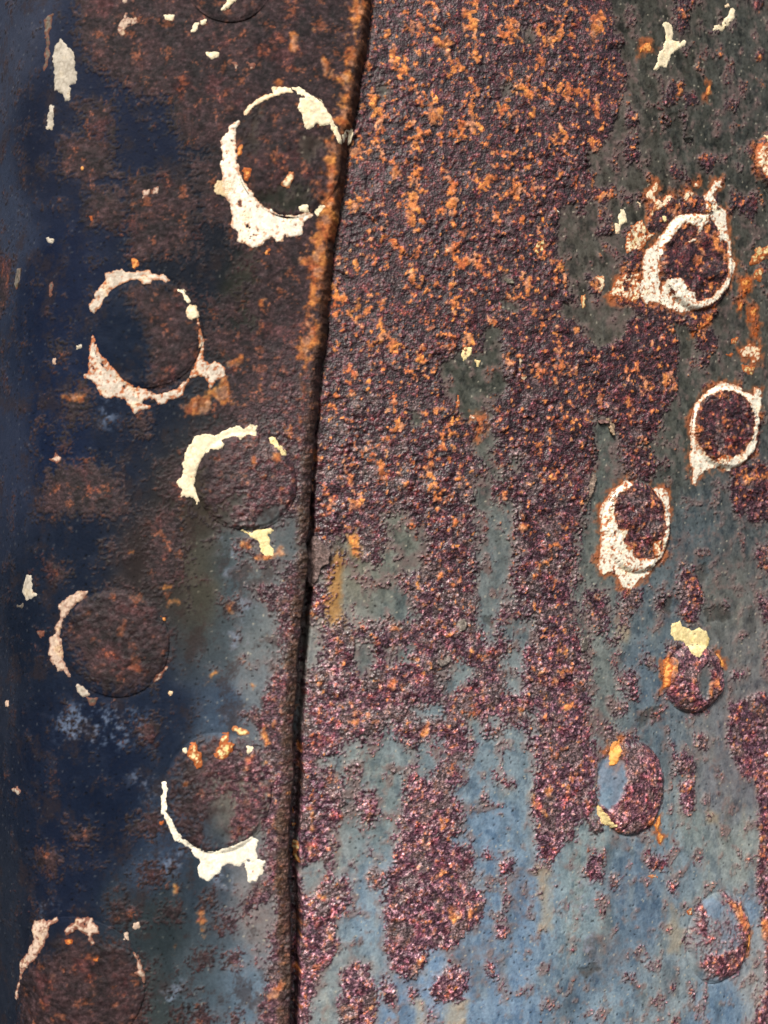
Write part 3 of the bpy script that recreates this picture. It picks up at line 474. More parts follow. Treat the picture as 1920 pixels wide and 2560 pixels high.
for t, p in ORANGE:
    P, _ = to_plate(trace(t, p))
    poly_field(od, P, np.maximum)
# a strip of orange along the upper part of the lap
edge_or = np.exp(-((seam_d + 0.006) / 0.004) ** 2) * sstep(0.0, 0.10, CZ) * LEFT
od = np.maximum(od, -0.0016 + 0.0020 * edge_or + 0.0018 * STREAK * edge_or - 0.010 * (edge_or < .05))
orange = np.maximum(orange, sstep(-0.0006, 0.0010, od + 0.0013 * N_2 + 0.0012 * N_6) * (0.75 + 0.25 * N_2))
orange = np.clip(orange, 0, 1)
hue = np.clip(0.5 + 0.5 * fbm(CS, CZ, 0.009, 97, 3) + 0.5 * (hid - .5), 0, 1)[..., None]
oc = np.array([190, 96, 58]) * (1 - hue) + np.array([240, 166, 84]) * hue
red = sstep(0.85, 1.0, fbm(CS, CZ, 0.006, 101, 3) + .45 * low)[..., None]
oc = oc * (1 - red) + np.array([214, 110, 96]) * red
plum = sstep(.6, .9, rank(fbm(CS, CZ, 0.005, 167, 3)))[..., None]
oc = oc * (1 - plum * .6) + np.array([206, 162, 138]) * plum * .6
glow = sstep(-0.16, 0.02, cl - (1 - dens)) * (1 - .6 * LEFT) * (1 - .5 * low)
rc = rc + (glow * .5)[..., None] * (np.array([122, 62, 44]) + (N_2 * 16)[..., None] - rc)
oc = oc * (0.90 + 0.2 * hid[..., None] + 0.16 * N_1[..., None])
oc = oc * (1 - 0.06 * (LEFT * 1.0)[..., None] - 0.06 * dim[..., None])  # orange dulled on the left along with the painted dimming

# ---- weathering of the film: runs of blue and beige, dust, pits and specks; painted falloff of light
bl = (low * (~LEFT))[..., None]
st = (STREAK * 0.8 + 0.35 * N_12)[..., None]
film = film + bl * st * np.array([15, 11, 3.]) + (1 - bl) * (STREAK * .6 + N_6 * .5)[..., None] * np.array([9, 8, 7.]) * (1 - 0.55 * dim[..., None])
film = film + (film.mean(-1, keepdims=True) * (np.array([1.03, 1.01, .94]) + low[..., None] * np.array([-.08, .0, .12])) - film) * np.where(LEFT, 0.05, .52)[..., None]
film = film * np.where(LEFT, 1 - .22 * dim - .10 * sstep(-.125, -.150, CS) + .22 * (1 - dim) * low, 1 - .10 * sstep(0.0, .12, CZ))[..., None]  # light falloff painted into the film: darker left and top, lighter low down
mott = fbm(CS + .3 * CZ, CZ, 0.0055, 171, 5, sz=1.6, gain=.7)
mot2 = sstep(.66, .86, rank(fbm(CS, CZ, 0.0040, 197, 4, sz=1.4, gain=.65) + .35 * N_12))
film = film - (mot2 * (~LEFT) * 17)[..., None] * np.array([1, .95, .8])
film = film + (mott * 21 + N_2 * 8 + N_1 * 7 + STREAK2 * 6)[..., None] * (0.45 + .55 * (~LEFT))[..., None] * (1 - 0.6 * dim[..., None])
film = film + (low * (~LEFT))[..., None] * np.array([9, 14, 15.])  # lower film lightened in colour for the brighter light there
tan_ = sstep(.70, .95, rank(STREAK * .7 + N_12 * .5 + N_6 * .4))[..., None] * bl
film = film + tan_ * 0.14 * (np.array([146, 140, 120]) - film)
patch = sstep(0.25, 0.6, fbm(CS, CZ, 0.016, 103, 4, sz=1.6))[..., None] * (~LEFT)[..., None]
film = film + patch * (film * 0.80 - film) * 0.8
film = film + halo[..., None] * (np.array([122, 102, 98]) - film) * np.where(LEFT, 0.30 * (1 - .8 * dim), 0.60)[..., None] * (0.7 + 0.5 * N_6[..., None])
# thin violet-brown scum in the mixed region
scum = sstep(0.0, 0.55, N_6 * .6 + N_2 * .3 + fbm(CS, CZ, 0.04, 107, 3) * .6)
film = film + (scum * np.where(LEFT, .25 * (1 - dim), .38 + .30 * mix_ + .12 * sstep(.02, .1, CZ)))[..., None] * (np.array([100, 84, 82]) - film)
p1, _, pid = worley(CS, CZ, 0.0034, 109)
pit = (sstep(0.15, 0.07, p1 + .05 * N_1) * (pid > 0.62 + .25 * rank(N_12)))
s1, _, sid = worley(CS, CZ, 0.0042, 113)
speck = (sstep(0.12, 0.06, s1) * (sid > 0.70)) * (1 - .7 * dim)
film = film * (1 - 0.55 * pit[..., None])
film = film + speck[..., None] * (np.array([175, 168, 150]) - film) * 0.75
# dull brown staining over the dim paint of the left plate
st_l = sstep(0.1, 0.5, fbm(CS, CZ, 0.014, 127, 5, sz=1.3, gain=.7) + .25 * N_1) * LEFT
film = film + (st_l * 0.5)[..., None] * (np.array([46, 35, 34]) - film)
# pale bluish speckled blotches
BLOTCH = [('02', "240,850 330,830 420,850 520,840 620,860 620,1000 500,1020 380,1010 250,980"), ('02', "900,900 990,880 1000,930 920,950"), ('02', "960,110 1020,130 1010,280 960,270"), ('03', "650,380 790,340 800,420 680,470"), ('01', "440,630 500,640 490,740 440,730"), ('03', "170,580 250,590 240,630 180,630"), ('03', "560,20 690,60 660,140 600,120"), ('03', "920,440 1030,460 1000,520 920,500"), ('03', "680,980 780,920 790,1000 720,1040"), ('02', "990,520 1070,530 1060,590 1000,600"), ('02', "1040,380 1110,400 1100,480 1050,470"), ('13', "860,640 900,640 895,860 870,860"), ('13', "820,450 900,480 890,640 830,600")]
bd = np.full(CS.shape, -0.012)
for t, p in BLOTCH:
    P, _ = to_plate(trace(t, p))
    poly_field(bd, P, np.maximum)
blotch = sstep(-0.004, 0.003, bd) * sstep(0.05, 0.75, N_2 * .6 + N_6 * .6 + N_1 * .3 + .15)
film = film + (blotch * 0.55)[..., None] * (np.array([128, 144, 168]) - film)
# beige runs below the scabs
OCHRE = [('02', "1432,250 1450,170 1485,170 1475,280 1468,350 1480,488 1392,490 1404,390"), ('02', "1495,100 1550,95 1560,210 1525,190")]
qd = np.full(CS.shape, -0.012)
for t, p in OCHRE:
    P, _ = to_plate(trace(t, p))
    poly_field(qd, P, np.maximum)
film = film + (sstep(-0.002, 0.0015, qd + 0.0016 * N_6 + .0008 * N_2) * 0.7)[..., None] * (np.array([160, 112, 56]) + (N_2 * 20)[..., None] - film)
RUNS = [('13', "660,430 715,430 715,560 720,690 670,690 680,560"), ('13', "270,1010 350,1010 345,1200 270,1200"), ('12', "1010,480 1060,500 1050,560 1010,560"), ('13', "130,1000 165,1010 160,1200 135,1200"), ('13', "1240,600 1290,700 1280,800 1230,800"), ('13', "1400,180 1450,200 1440,240 1400,240"), ('13', "640,60 670,100 640,140")]
rd = np.full(CS.shape, -0.012)
for t, p in RUNS:
    P, _ = to_plate(trace(t, p))
    poly_field(rd, P, np.maximum)
film = film + (sstep(-0.003, 0.002, rd + 0.002 * N_6) * 0.55)[..., None] * (np.array([166, 148, 120]) - film)
# dark bare spots where the film has chipped
DARK = [('12', "1140,850 1190,840 1210,890 1150,890 1120,930 1095,930 1100,890"), ('12', "420,445 470,450 465,500 440,490"), ('13', "840,870 900,840 940,870 900,890 880,920 860,900"), ('12', "1380,420 1480,400 1500,470 1400,480"), ('12', "1190,370 1250,370 1240,440 1200,430"), ('10', "1295,590 1330,590 1325,612 1305,612"), ('10', "1200,500 1300,480 1300,560 1220,560"), ('12', "1340,260 1390,220 1400,280 1360,320")]
dd = np.full(CS.shape, -0.012)
for t, p in DARK:
    P, _ = to_plate(trace(t, p))
    poly_field(dd, P, np.maximum)
dark = sstep(-0.0008, 0.0006, dd + 0.0012 * N_2 + 0.0008 * N_6) * (1 - rust)
film = film + (dark * 0.45)[..., None] * (np.array([48, 46, 42]) - film)

# the two rivets whose blue paint has survived, the brown left heads
film = np.clip(film, 6, 235)
BLUE = [('13', "925,-20 960,-60 1020,-40 1030,40 1000,130 960,180 925,150"), ('13', "1370,575 1420,555 1460,590 1430,650 1385,630")]
ud = np.full(CS.shape, -0.012)
for t, p in BLUE:
    P, _ = to_plate(trace(t, p))
    poly_field(ud, P, np.maximum)
blue = sstep(-0.0006, 0.0008, ud + 0.001 * N_2)
rust = rust * (1 - blue); orange = orange * (1 - blue)
# rust water that has run from the painted rivets of the right plate
wd = np.full(CS.shape, -0.012)
for tile, tint, br, txt in WHITE:
    if tint in 'wro' and br > .15:
        D = trace(tile, txt.split('|')[0]); P, lf = to_plate(D)
        if not lf:
            def op(F, d): return np.maximum(F, d)
            if '|' in txt:
                Ph = unproject(trace(tile, txt.split('|')[1]), 0)
                a_, b_ = P.min(0) - MARG, P.max(0) + MARG
                i0_, i1_ = np.searchsorted(SV, [a_[0], b_[0]]); j0_, j1_ = np.searchsorted(ZV, [a_[1], b_[1]])
                xx, zz = CS[j0_:j1_, i0_:i1_], CZ[j0_:j1_, i0_:i1_]
                wd[j0_:j1_, i0_:i1_] = np.maximum(wd[j0_:j1_, i0_:i1_], np.minimum(sdf(P, xx, zz), -sdf(Ph, xx, zz)))
            else:
                poly_field(wd, P, op)
wst = sstep(-0.0034, 0.0006, wd + 0.0034 * N_6 + 0.0022 * N_2) * (~LEFT)
wst_c = np.array([150, 82, 48.]) + (N_2 * 26 + N_1 * 14)[..., None] * np.array([1, .8, .5])
film = film + (wst * 0.78)[..., None] * (wst_c - film)
rc = rc + (wst * 0.45)[..., None] * (wst_c * .8 - rc)
film = film + blue[..., None] * (np.array([100, 124, 150]) + (14 * N_2 + 14 * N_1 + 12 * mott)[..., None] - film) * .55
film = film * (1 - .5 * (pit * blue)[..., None])

# ---- the edge of the lap: brown, smooth, dirty
lap = sstep(-0.0062, -0.0040, seam_d + 0.0016 * N_6 + .0006 * N_2) * LEFT
lapc = np.array([74, 56, 44.]) + (STREAK * 16 + N_2 * 9 + N_1 * 5)[..., None] + sstep(0.02, .12, CZ)[..., None] * np.array([34, 10, -6.])

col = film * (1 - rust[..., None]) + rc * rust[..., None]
col = col + lap[..., None] * np.clip(0.62 + .5 * N_6, 0, .9)[..., None] * (lapc - col)
col = col + (orange * (0.90 - .08 * dim))[..., None] * (oc - col)
col = lin(np.clip(col, 4, 250))

# ---- relief (metres)
soft = 1 - (0.72 - .25 * head) * leftmix
b1, _, bid = worley(CS + .002 * N_6, CZ + .002 * N_a, 0.0085, 199)
blis = np.clip(1 - b1 / .55, 0, 1) ** .7 * (bid > .62) * (~LEFT)
coarse = rank(fbm(CS, CZ, .018, 211, 3))
grains = 0.0008 * blis + (0.35 + 1.1 * coarse) * (0.00060 * grain_h + 0.00050 * grain_f + 0.00035 * N_2) * soft
disp = rust * (grains + 0.00022) \
     + (1 - rust) * (1 - .7 * dim) * (0.00010 * N_6 + 0.00005 * N_2 + 0.00003 * N_1 - 0.00028 * pit - 0.0005 * dark) \
     + np.where(LEFT, 0.00012, 0.00022) * N_12 + orange * 0.00018
lip = np.exp(-((rf + 0.0007) / 0.0005) ** 2) * (1 - rust) * sstep(-0.1, 0.5, N_6 + .5 * N_a)
disp = disp + np.where(LEFT, 0.00015, 0.00040) * lip
groove = np.exp(-((rivet_r - 1.02) / 0.035) ** 2)
disp = disp - np.where(LEFT, 0.00022, 0.00035) * groove
disp = disp - lap * 0.3 * grains * rust
# groove added in the right plate to darken the seam, deeper in the lower half
deep = 0.0010 + 0.0080 * sstep(0.05, -0.05, CZ)
disp = disp - (~LEFT) * deep * sstep(1.35, .65, seam_d / (0.0008 + 0.0026 * sstep(.05, -.08, CZ) + 0.0007 * N_12 + .0003 * N_2)) * (1 + .3 * N_12)
rough = 0.58 * (1 - rust) + rust * (0.27 + 0.14 * (1 - gid) + 0.22 * sstep(-0.04, .10, CZ)) + 0.3 * orange + 0.25 * leftmix * rust + 0.05 * N_6
rough = np.clip(rough, 0.2, 0.95)
wet = np.clip(rust * (1 - .75 * orange) * (1 - .62 * leftmix), 0, 1)

# ------------------------------------------------------------------ materials
def material(name, fine, bump, spec):
    m = bpy.data.materials.new(name)
    m.use_nodes = True
    nt = m.node_tree; N = nt.nodes; L = nt.links
    b = N["Principled BSDF"]
    ca = N.new("ShaderNodeVertexColor"); ca.layer_name = "albedo"
    ra = N.new("ShaderNodeAttribute"); ra.attribute_name = "roughness_map"
    ga = N.new("ShaderNodeAttribute"); ga.attribute_name = "grain_map"
    tc = N.new("ShaderNodeTexCoord")
    n1 = N.new("ShaderNodeTexNoise"); n1.inputs["Scale"].default_value = 900; n1.inputs["Detail"].default_value = 4; n1.inputs["Roughness"].default_value = .65
    n2 = N.new("ShaderNodeTexVoronoi"); n2.inputs["Scale"].default_value = 1100
    for n in (n1, n2):
        L.new(tc.outputs["Object"], n.inputs["Vector"])
    mr = N.new("ShaderNodeMapRange"); mr.inputs[1].default_value = .25; mr.inputs[2].default_value = .75
    mr.inputs[3].default_value = 1 - fine; mr.inputs[4].default_value = 1 + fine
    L.new(n1.outputs["Fac"], mr.inputs[0])
    mx = N.new("ShaderNodeVectorMath"); mx.operation = 'SCALE'
    L.new(ca.outputs["Color"], mx.inputs[0]); L.new(mr.outputs[0], mx.inputs["Scale"])
    # every grain of rust its own tone: two sizes of cells
    prev = mx.outputs[0]
    for sc, lo, hi in ((820, 0.42, 1.95), (1700, 0.55, 1.8)):
        vo = N.new("ShaderNodeTexVoronoi"); vo.inputs["Scale"].default_value = sc
        L.new(tc.outputs["Object"], vo.inputs["Vector"])
        sp = N.new("ShaderNodeSeparateColor"); L.new(vo.outputs["Color"], sp.inputs[0])
        pw = N.new("ShaderNodeMath"); pw.operation = 'POWER'; pw.inputs[1].default_value = 2.2
        L.new(sp.outputs[0], pw.inputs[0])
        m1 = N.new("ShaderNodeMapRange"); m1.inputs[3].default_value = lo; m1.inputs[4].default_value = hi
        L.new(pw.outputs[0], m1.inputs[0])
        mm = N.new("ShaderNodeMix"); mm.data_type = 'FLOAT'; mm.inputs[2].default_value = 1.0
        L.new(ga.outputs["Fac"], mm.inputs[0]); L.new(m1.outputs[0], mm.inputs[3])
        m2 = N.new("ShaderNodeVectorMath"); m2.operation = 'SCALE'
        L.new(prev, m2.inputs[0]); L.new(mm.outputs[0], m2.inputs["Scale"])
        prev = m2.outputs[0]
    L.new(prev, b.inputs["Base Color"])
    L.new(ra.outputs["Fac"], b.inputs["Roughness"])
    vm = N.new("ShaderNodeMath"); vm.operation = 'MULTIPLY'
    L.new(n2.outputs["Distance"], vm.inputs[0]); L.new(ga.outputs["Fac"], vm.inputs[1])
    ad = N.new("ShaderNodeMath"); ad.operation = 'MULTIPLY_ADD'; ad.inputs[1].default_value = 0.6
    L.new(n1.outputs["Fac"], ad.inputs[0]); L.new(vm.outputs[0], ad.inputs[2])
    bp = N.new("ShaderNodeBump"); bp.inputs["Strength"].default_value = bump; bp.inputs["Distance"].default_value = 0.0005
    L.new(ad.outputs[0], bp.inputs["Height"]); L.new(bp.outputs[0], b.inputs["Normal"])
    sm = N.new("ShaderNodeMapRange"); sm.inputs[3].default_value = 0.06; sm.inputs[4].default_value = spec
    L.new(ga.outputs["Fac"], sm.inputs[0]); L.new(sm.outputs[0], b.inputs["Specular IOR Level"])
    return m
M_plate = material("weathered_iron", 0.20, 0.55, 0.60)
M_paint = material("old_white_paint", 0.07, 0.35, 0.35)
M_scale = material("iron_scale", 0.25, 0.5, 0.4)

# ------------------------------------------------------------------ mesh helpers
COL = scene.collection
def mesh_object(name, verts, quads, tris, C, R, G, mat, parent, origin):
    me = bpy.data.meshes.new(name)
    nv = len(verts); nq = len(quads); ntr = len(tris)
    me.vertices.add(nv)
    me.vertices.foreach_set("co", (verts - origin).astype(np.float32).ravel())
    loops = np.concatenate([np.asarray(quads, np.int32).ravel(), np.asarray(tris, np.int32).ravel()]).astype(np.int32)
    me.loops.add(len(loops)); me.loops.foreach_set("vertex_index", loops)
    starts = np.concatenate([np.arange(nq) * 4, nq * 4 + np.arange(ntr) * 3]).astype(np.int32)
    me.polygons.add(nq + ntr); me.polygons.foreach_set("loop_start", starts)
    me.update(calc_edges=True)
    me.polygons.foreach_set("use_smooth", np.ones(nq + ntr, bool))
    a = me.color_attributes.new("albedo", 'FLOAT_COLOR', 'POINT')
    a.data.foreach_set("color", np.concatenate([C, np.ones((nv, 1))], 1).astype(np.float32).ravel())
    for nm, F in (("roughness_map", R), ("grain_map", G)):
        q = me.attributes.new(nm, 'FLOAT', 'POINT')
        q.data.foreach_set("value", np.asarray(F, np.float32).ravel())
    me.materials.append(mat)
    o = bpy.data.objects.new(name, me)
    COL.objects.link(o)
    o.parent = parent
    return o

def grid_quads(nr, nc, flip=False):
    k = np.arange(nr * nc).reshape(nr, nc)
    q = np.stack([k[:-1, :-1], k[:-1, 1:], k[1:, 1:], k[1:, :-1]], -1).reshape(-1, 4)
    return q[:, ::-1] if flip else q

def thing(name, loc, label, cat):
    e = bpy.data.objects.new(name, None)
    e.empty_display_size = 0.05
    e.location = loc
    e["label"] = label; e["category"] = cat
    COL.objects.link(e)
    return e

LB = surf(np.array([-.10]), np.array([ZV[0]]), STEP)[0]
RB = surf(np.array([.10]), np.array([ZV[0]]), 0.0)[0]
left_plate = thing("iron_plate", LB, "dark navy and brown rusted iron plate lapping over the other, left of the seam", "iron plate")
right_plate = thing("iron_plate", RB, "blue-grey iron plate with purple and orange granular rust, right of the seam", "iron plate")

# ------------------------------------------------------------------ right plate sheet
s_start = SEAM_ROW.min() - 0.014
iR = np.searchsorted(SV, s_start)
S2, Z2 = CS[:, iR:], CZ[:, iR:]
under = sstep(0.0, -0.002, S2 - SEAM_ROW[:, None])
# under the lap the canvas carries the left plate's pattern: keep the hidden strip plain
hR = disp[:, iR:] * (1 - under) + under * (-deep[:, iR:])
V = surf(S2, Z2, hR).reshape(-1, 3)
mesh_object("plate_sheet", V, grid_quads(*S2.shape), np.zeros((0, 3), int), col[:, iR:].reshape(-1, 3), rough[:, iR:], wet[:, iR:], M_plate, right_plate, RB)

# ------------------------------------------------------------------ left plate sheet with its rolled, eaten edge
BEV = 0.0046
s_core = SEAM_ROW.min() - 0.016
iL = np.searchsorted(SV, s_core)
base = SV[:iL]
nb = 96
rows = len(ZV)
e_top = SEAM_ROW - BEV
tt = np.linspace(0, 1, nb + 1)[1:]
mid = SV[iL - 1] + (e_top[:, None] - SV[iL - 1]) * tt[None]
bevn = 18
ang = np.linspace(0, 1, bevn + 1)[1:]
bs = e_top[:, None] + (SEAM_ROW - e_top)[:, None] * (ang ** 0.85)[None]
bfrac = (0.26 + 0.52 * sstep(-0.02, 0.07, ZV) + 0.08 * fbm(ZV * 0, ZV, .02, 223, 2))[:, None]      # part of the step taken by the bevel
drop = np.where(ang[None] < .86, bfrac * (np.minimum(ang, .86)[None] / .86) ** 1.6, bfrac + (1 - bfrac) * np.clip((ang[None] - .86) / .14, 0, 1))
nose = np.array([[0.0, -0.2], [-0.0004, -1.0], [-0.002, -1.1]])
S_l = np.concatenate([np.repeat(base[None], rows, 0), mid, bs, SEAM_ROW[:, None] + nose[None, :, 0].repeat(rows, 0)], 1)
Z_l = np.repeat(ZV[:, None], S_l.shape[1], 1)
e_lo = 0.0009
H_l = np.full(S_l.shape, STEP)
k0 = iL + nb
H_l[:, k0:k0 + bevn] = STEP - (STEP - e_lo) * drop
H_l[:, k0 + bevn:] = np.array([e_lo - 0.0030, e_lo - 0.0075, e_lo - 0.0105])[None]
Sq = np.minimum(S_l, SEAM_ROW[:, None] - 0.0018)
dl = sample(disp, Sq, Z_l)
fade = np.ones(S_l.shape[1]); fade[k0 + bevn - 3:] = [0.6, .4, .2, 0.1, 0, 0]
rag = 0.00045 * fbm(S_l, Z_l, 0.005, 131, 4) + 0.00025 * fbm(S_l, Z_l, 0.0016, 137, 2)
onbev = np.zeros(S_l.shape[1]); onbev[k0:k0 + bevn] = np.sin(np.pi * ang) ** .5
H_l = H_l + dl * fade[None] + rag * onbev[None]
V = surf(S_l, Z_l, H_l).reshape(-1, 3)
mesh_object("plate_sheet", V, grid_quads(*S_l.shape), np.zeros((0, 3), int), sample(col, Sq, Z_l).reshape(-1, 3), sample(rough, Sq, Z_l), sample(wet, Sq, Z_l), M_plate, left_plate, LB)

# ------------------------------------------------------------------ rivets
def rivet_profile(r, hh, dome):
    """height of the head over the plate at normalised radius r"""
    sh = 1 - sstep(0.90, 1.0, r) * 0.85
    return hh * sh * (1 - 0.75 * dome * r * r if dome >= 0 else (1 + dome * (1 - r * r)))

def rivet_height(s, z):
    H = np.full(np.shape(s), -1.0)
    for (c, rs, rz, hh, dome, left) in RV:
        r = np.hypot((s - c[0]) / rs, (z - c[1]) / rz)
        H = np.where(r < 1.0, np.maximum(H, rivet_profile(r, hh, dome)), H)
    return H

rivet_objs = []
RIVET_LABEL = {7: "hollowed rusty rivet head inside a ragged cream paint ring", 10: "domed rusty rivet head with a cream flake on top",
               11: "domed rusty rivet head with a blue paint patch on its left", 12: "faint rivet head mostly under blue-grey paint with a rusty right rim"}
NG = 84
for n, (c, rs, rz, hh, dome, left) in enumerate(RV):
    uu = np.linspace(-1, 1, NG)
    U_, V_ = np.meshgrid(uu, uu)
    X_ = U_ * np.sqrt(1 - V_ * V_ / 2); Y_ = V_ * np.sqrt(1 - U_ * U_ / 2)
    k = np.arange(NG * NG).reshape(NG, NG)
    loop = np.concatenate([k[0, :-1], k[:-1, -1], k[-1, :0:-1], k[:0:-1, 0]])
    X_ = np.concatenate([X_.ravel(), X_.ravel()[loop] * 1.01]); Y_ = np.concatenate([Y_.ravel(), Y_.ravel()[loop] * 1.01])
    Rr = np.hypot(X_, Y_); Ph = np.arctan2(Y_, X_)
    wob = 1 + 0.012 * np.sin(2 * Ph + n) + 0.008 * np.sin(3 * Ph + 2.1 * n) + 0.006 * np.sin(7 * Ph + n * 1.7)
    s = c[0] + rs * Rr * wob * np.cos(Ph); z = c[1] + rz * Rr * wob * np.sin(Ph)
    h = rivet_profile(np.minimum(Rr, 1.0), hh, dome)
    h = h + sample(disp, s, z) * (1.0 if left else 1.15) + 0.0003 * sample(groove, s, z)
    h = h + 0.0003 * fbm(s, z, 0.012, 300 + n, 3)
    h[NG * NG:] = -0.0018
    if n == 7:                                           # the eaten pocket at the lower right of this head
        q = np.exp(-(((s - c[0]) / rs - .42) ** 2 / .07 + ((z - c[1]) / rz + .62) ** 2 / .05))
        h = h - 0.0045 * q * sstep(1.0, .9, Rr)
    base_h = STEP if left else 0.0
    if left:                                             # where the head meets the lap it is cut off with it
        over = sstep(-BEV, 0.0, s - seam(z))
        h = h - over * over * (STEP - e_lo)
    V = surf(s, z, base_h + h)
    sk = NG * NG + np.arange(len(loop))
    quads = np.concatenate([grid_quads(NG, NG), np.stack([loop, sk, np.roll(sk, -1), np.roll(loop, -1)], -1)])
    tris = np.zeros((0, 3), int)
    ss, zz = s, z
    sq = np.minimum(ss, seam(zz) - 0.0018) if left else ss
    o = mesh_object("rivet", V, quads, tris, sample(col, sq, zz), sample(rough, sq, zz), sample(wet, sq, zz), M_plate, left_plate if left else right_plate, LB if left else RB)
    if n in RIVET_LABEL:
        o["label"] = RIVET_LABEL[n]
    rivet_objs.append(o)

# ------------------------------------------------------------------ remnants of white paint
TINT = {'w': (236, 230, 212), 'c': (232, 218, 186), 'v': (202, 190, 174), 't': (206, 184, 146), 'g': (178, 170, 156), 'd': (104, 98, 90), 'p': (192, 170, 152), 'y': (230, 212, 158), 'o': (224, 160, 92), 'r': (238, 222, 192)}  # v is white darkened in colour for the weaker light at the left
FP = 0.00042
n_fl = 0
for k, (tile, tint, br, txt) in enumerate(WHITE):
    parts = [trace(tile, t) for t in txt.split('|')]
    left = parts[0][:, 0].mean() < seam_x_D(parts[0][:, 1].mean())
    h0 = STEP if left else 0.0
    Pm = unproject(parts[0], h0)
    a, b = Pm.min(0) - 0.002, Pm.max(0) + 0.002
    gx = np.arange(a[0], b[0], FP); gz = np.arange(a[1], b[1], FP)
    X, Z = np.meshgrid(gx, gz)
    d = sdf(Pm, X, Z)
    for hole in parts[1:]:
        d = np.minimum(d, -sdf(unproject(hole, h0), X, Z))
    d = d + (0.00085 if len(parts) > 1 else 0.00055) * fbm(X, Z, 0.0032, 500 + k, 3) + (0.00012 if (len(parts) > 1 or br > .28) else 0.00038)
    d = d + 0.00035 * fbm(X, Z, 0.0013, 560 + k, 2)
    # rust breaking through in small round holes, thicker near the edges
    hn = fbm(X, Z, 0.0030, 700 + k, 3) + 0.6 * fbm(X, Z, 0.009, 730 + k, 2)
    d = np.minimum(d, 0.0022 * (1.15 - 0.85 * br - hn) * 1.0)
    hf = fbm(X, Z, 0.0015, 760 + k, 2) + .5 * hn
    d = np.minimum(d, 0.0012 * (1.25 - 0.8 * br - hf))
    ins = d > 0
    if ins.sum() < 4:
        continue
    # keep the cells that touch the inside, pull outer corners onto the outline
    cell = (ins[:-1, :-1] | ins[:-1, 1:] | ins[1:, :-1] | ins[1:, 1:])
    gy_, gx_ = np.gradient(d, FP)
    gm = np.maximum(np.hypot(gx_, gy_), 0.25)
    mv = np.clip(-d / gm, 0, FP * 0.9) * (~ins)
    X2 = X + gx_ / gm * mv; Z2_ = Z + gy_ / gm * mv
    dsp = sample(disp, X2, Z2_)
    ht = np.maximum(dsp * 0.6 + 0.00010, rivet_height(X2, Z2_) + dsp * 0.9 + 0.00025)
    thick = 0.00030 * sstep(0, 0.0005, d) - 0.00010
    ht = ht + thick + 0.00012 * fbm(X2, Z2_, 0.004, 905, 3)
    if left:
        ht = ht - sstep(-BEV, 0, X2 - seam(Z2_)) ** 1.7 * (STEP - e_lo) * (.35 + .45 * sstep(-0.02, 0.07, Z2_))
    used = np.zeros(d.shape, bool)
    used[:-1, :-1] |= cell; used[:-1, 1:] |= cell; used[1:, :-1] |= cell; used[1:, 1:] |= cell
    idx = np.full(d.shape, -1); idx[used] = np.arange(used.sum())
    q = np.stack([idx[:-1, :-1], idx[:-1, 1:], idx[1:, 1:], idx[1:, :-1]], -1)[cell]
    xs, zs, hs, ds = X2[used], Z2_[used], ht[used], d[used]
    base_c = np.array(TINT[tint], float)
    nf = fbm(xs, zs, 0.006, 1200 + k, 3); nn = fbm(xs, zs, 0.0016, 1300 + k, 3)
    c = base_c + (nf * 12 + nn * 9)[:, None] - (sstep(.86, .97, 1 - abs(fbm(xs, zs, 0.005, 1500 + k, 3))) * 22)[:, None]
    # yellowing, then rust stain creeping in from the edges and round the holes
    c = c + sstep(.1, .7, nf)[:, None] * np.array([-4, -12, -30.]) * (0.4 + br)
    stain = sstep(0.0011, 0.0001, ds - 0.0010 * nn - 0.0010 * (br - .15)) * np.clip(br * 2.0, 0.15, 1)
    stain = np.maximum(stain, sstep(.86 - br * .9, .96 - br * .8, nn * .8 + nf * .5) * (br > .12) * .9)
    fs = fbm(xs, zs, 0.0011, 1400 + k, 2)
    stain = np.maximum(stain, sstep(1.20 - br, 1.30 - br, fs + .6 * nf))
    sc_ = np.array([150, 74, 36.]) + (nn * 22)[:, None] if tint not in 'gdp' else np.array([104, 62, 50.]) + (nn * 14)[:, None]
    c = c + sstep(.25, .7, stain)[:, None] * 0.9 * (sc_ - c)
    V = surf(xs, zs, h0 + hs)
    # a ring or chip that hugs a rivet belongs to it
    cen = np.array([xs.mean(), zs.mean()])
    par = left_plate if left else right_plate
    best = 9
    for o, (rc_, rs, rz, hh, dome, lf) in zip(rivet_objs, RV):
        if lf != left:
            continue
        r = np.hypot((xs - rc_[0]) / rs, (zs - rc_[1]) / rz)
        if np.median(abs(r - 1)) < 0.30 and np.median(abs(r - 1)) < best:
            best = np.median(abs(r - 1)); par = o
    fo = mesh_object("paint_remnant", V, q, np.zeros((0, 3), int), lin(np.clip(c, 8, 245)), 0.66 + 0 * xs, 0.15 + 0 * xs, M_paint, par, LB if left else RB)
    n_fl += 1
print("paint remnants", n_fl)

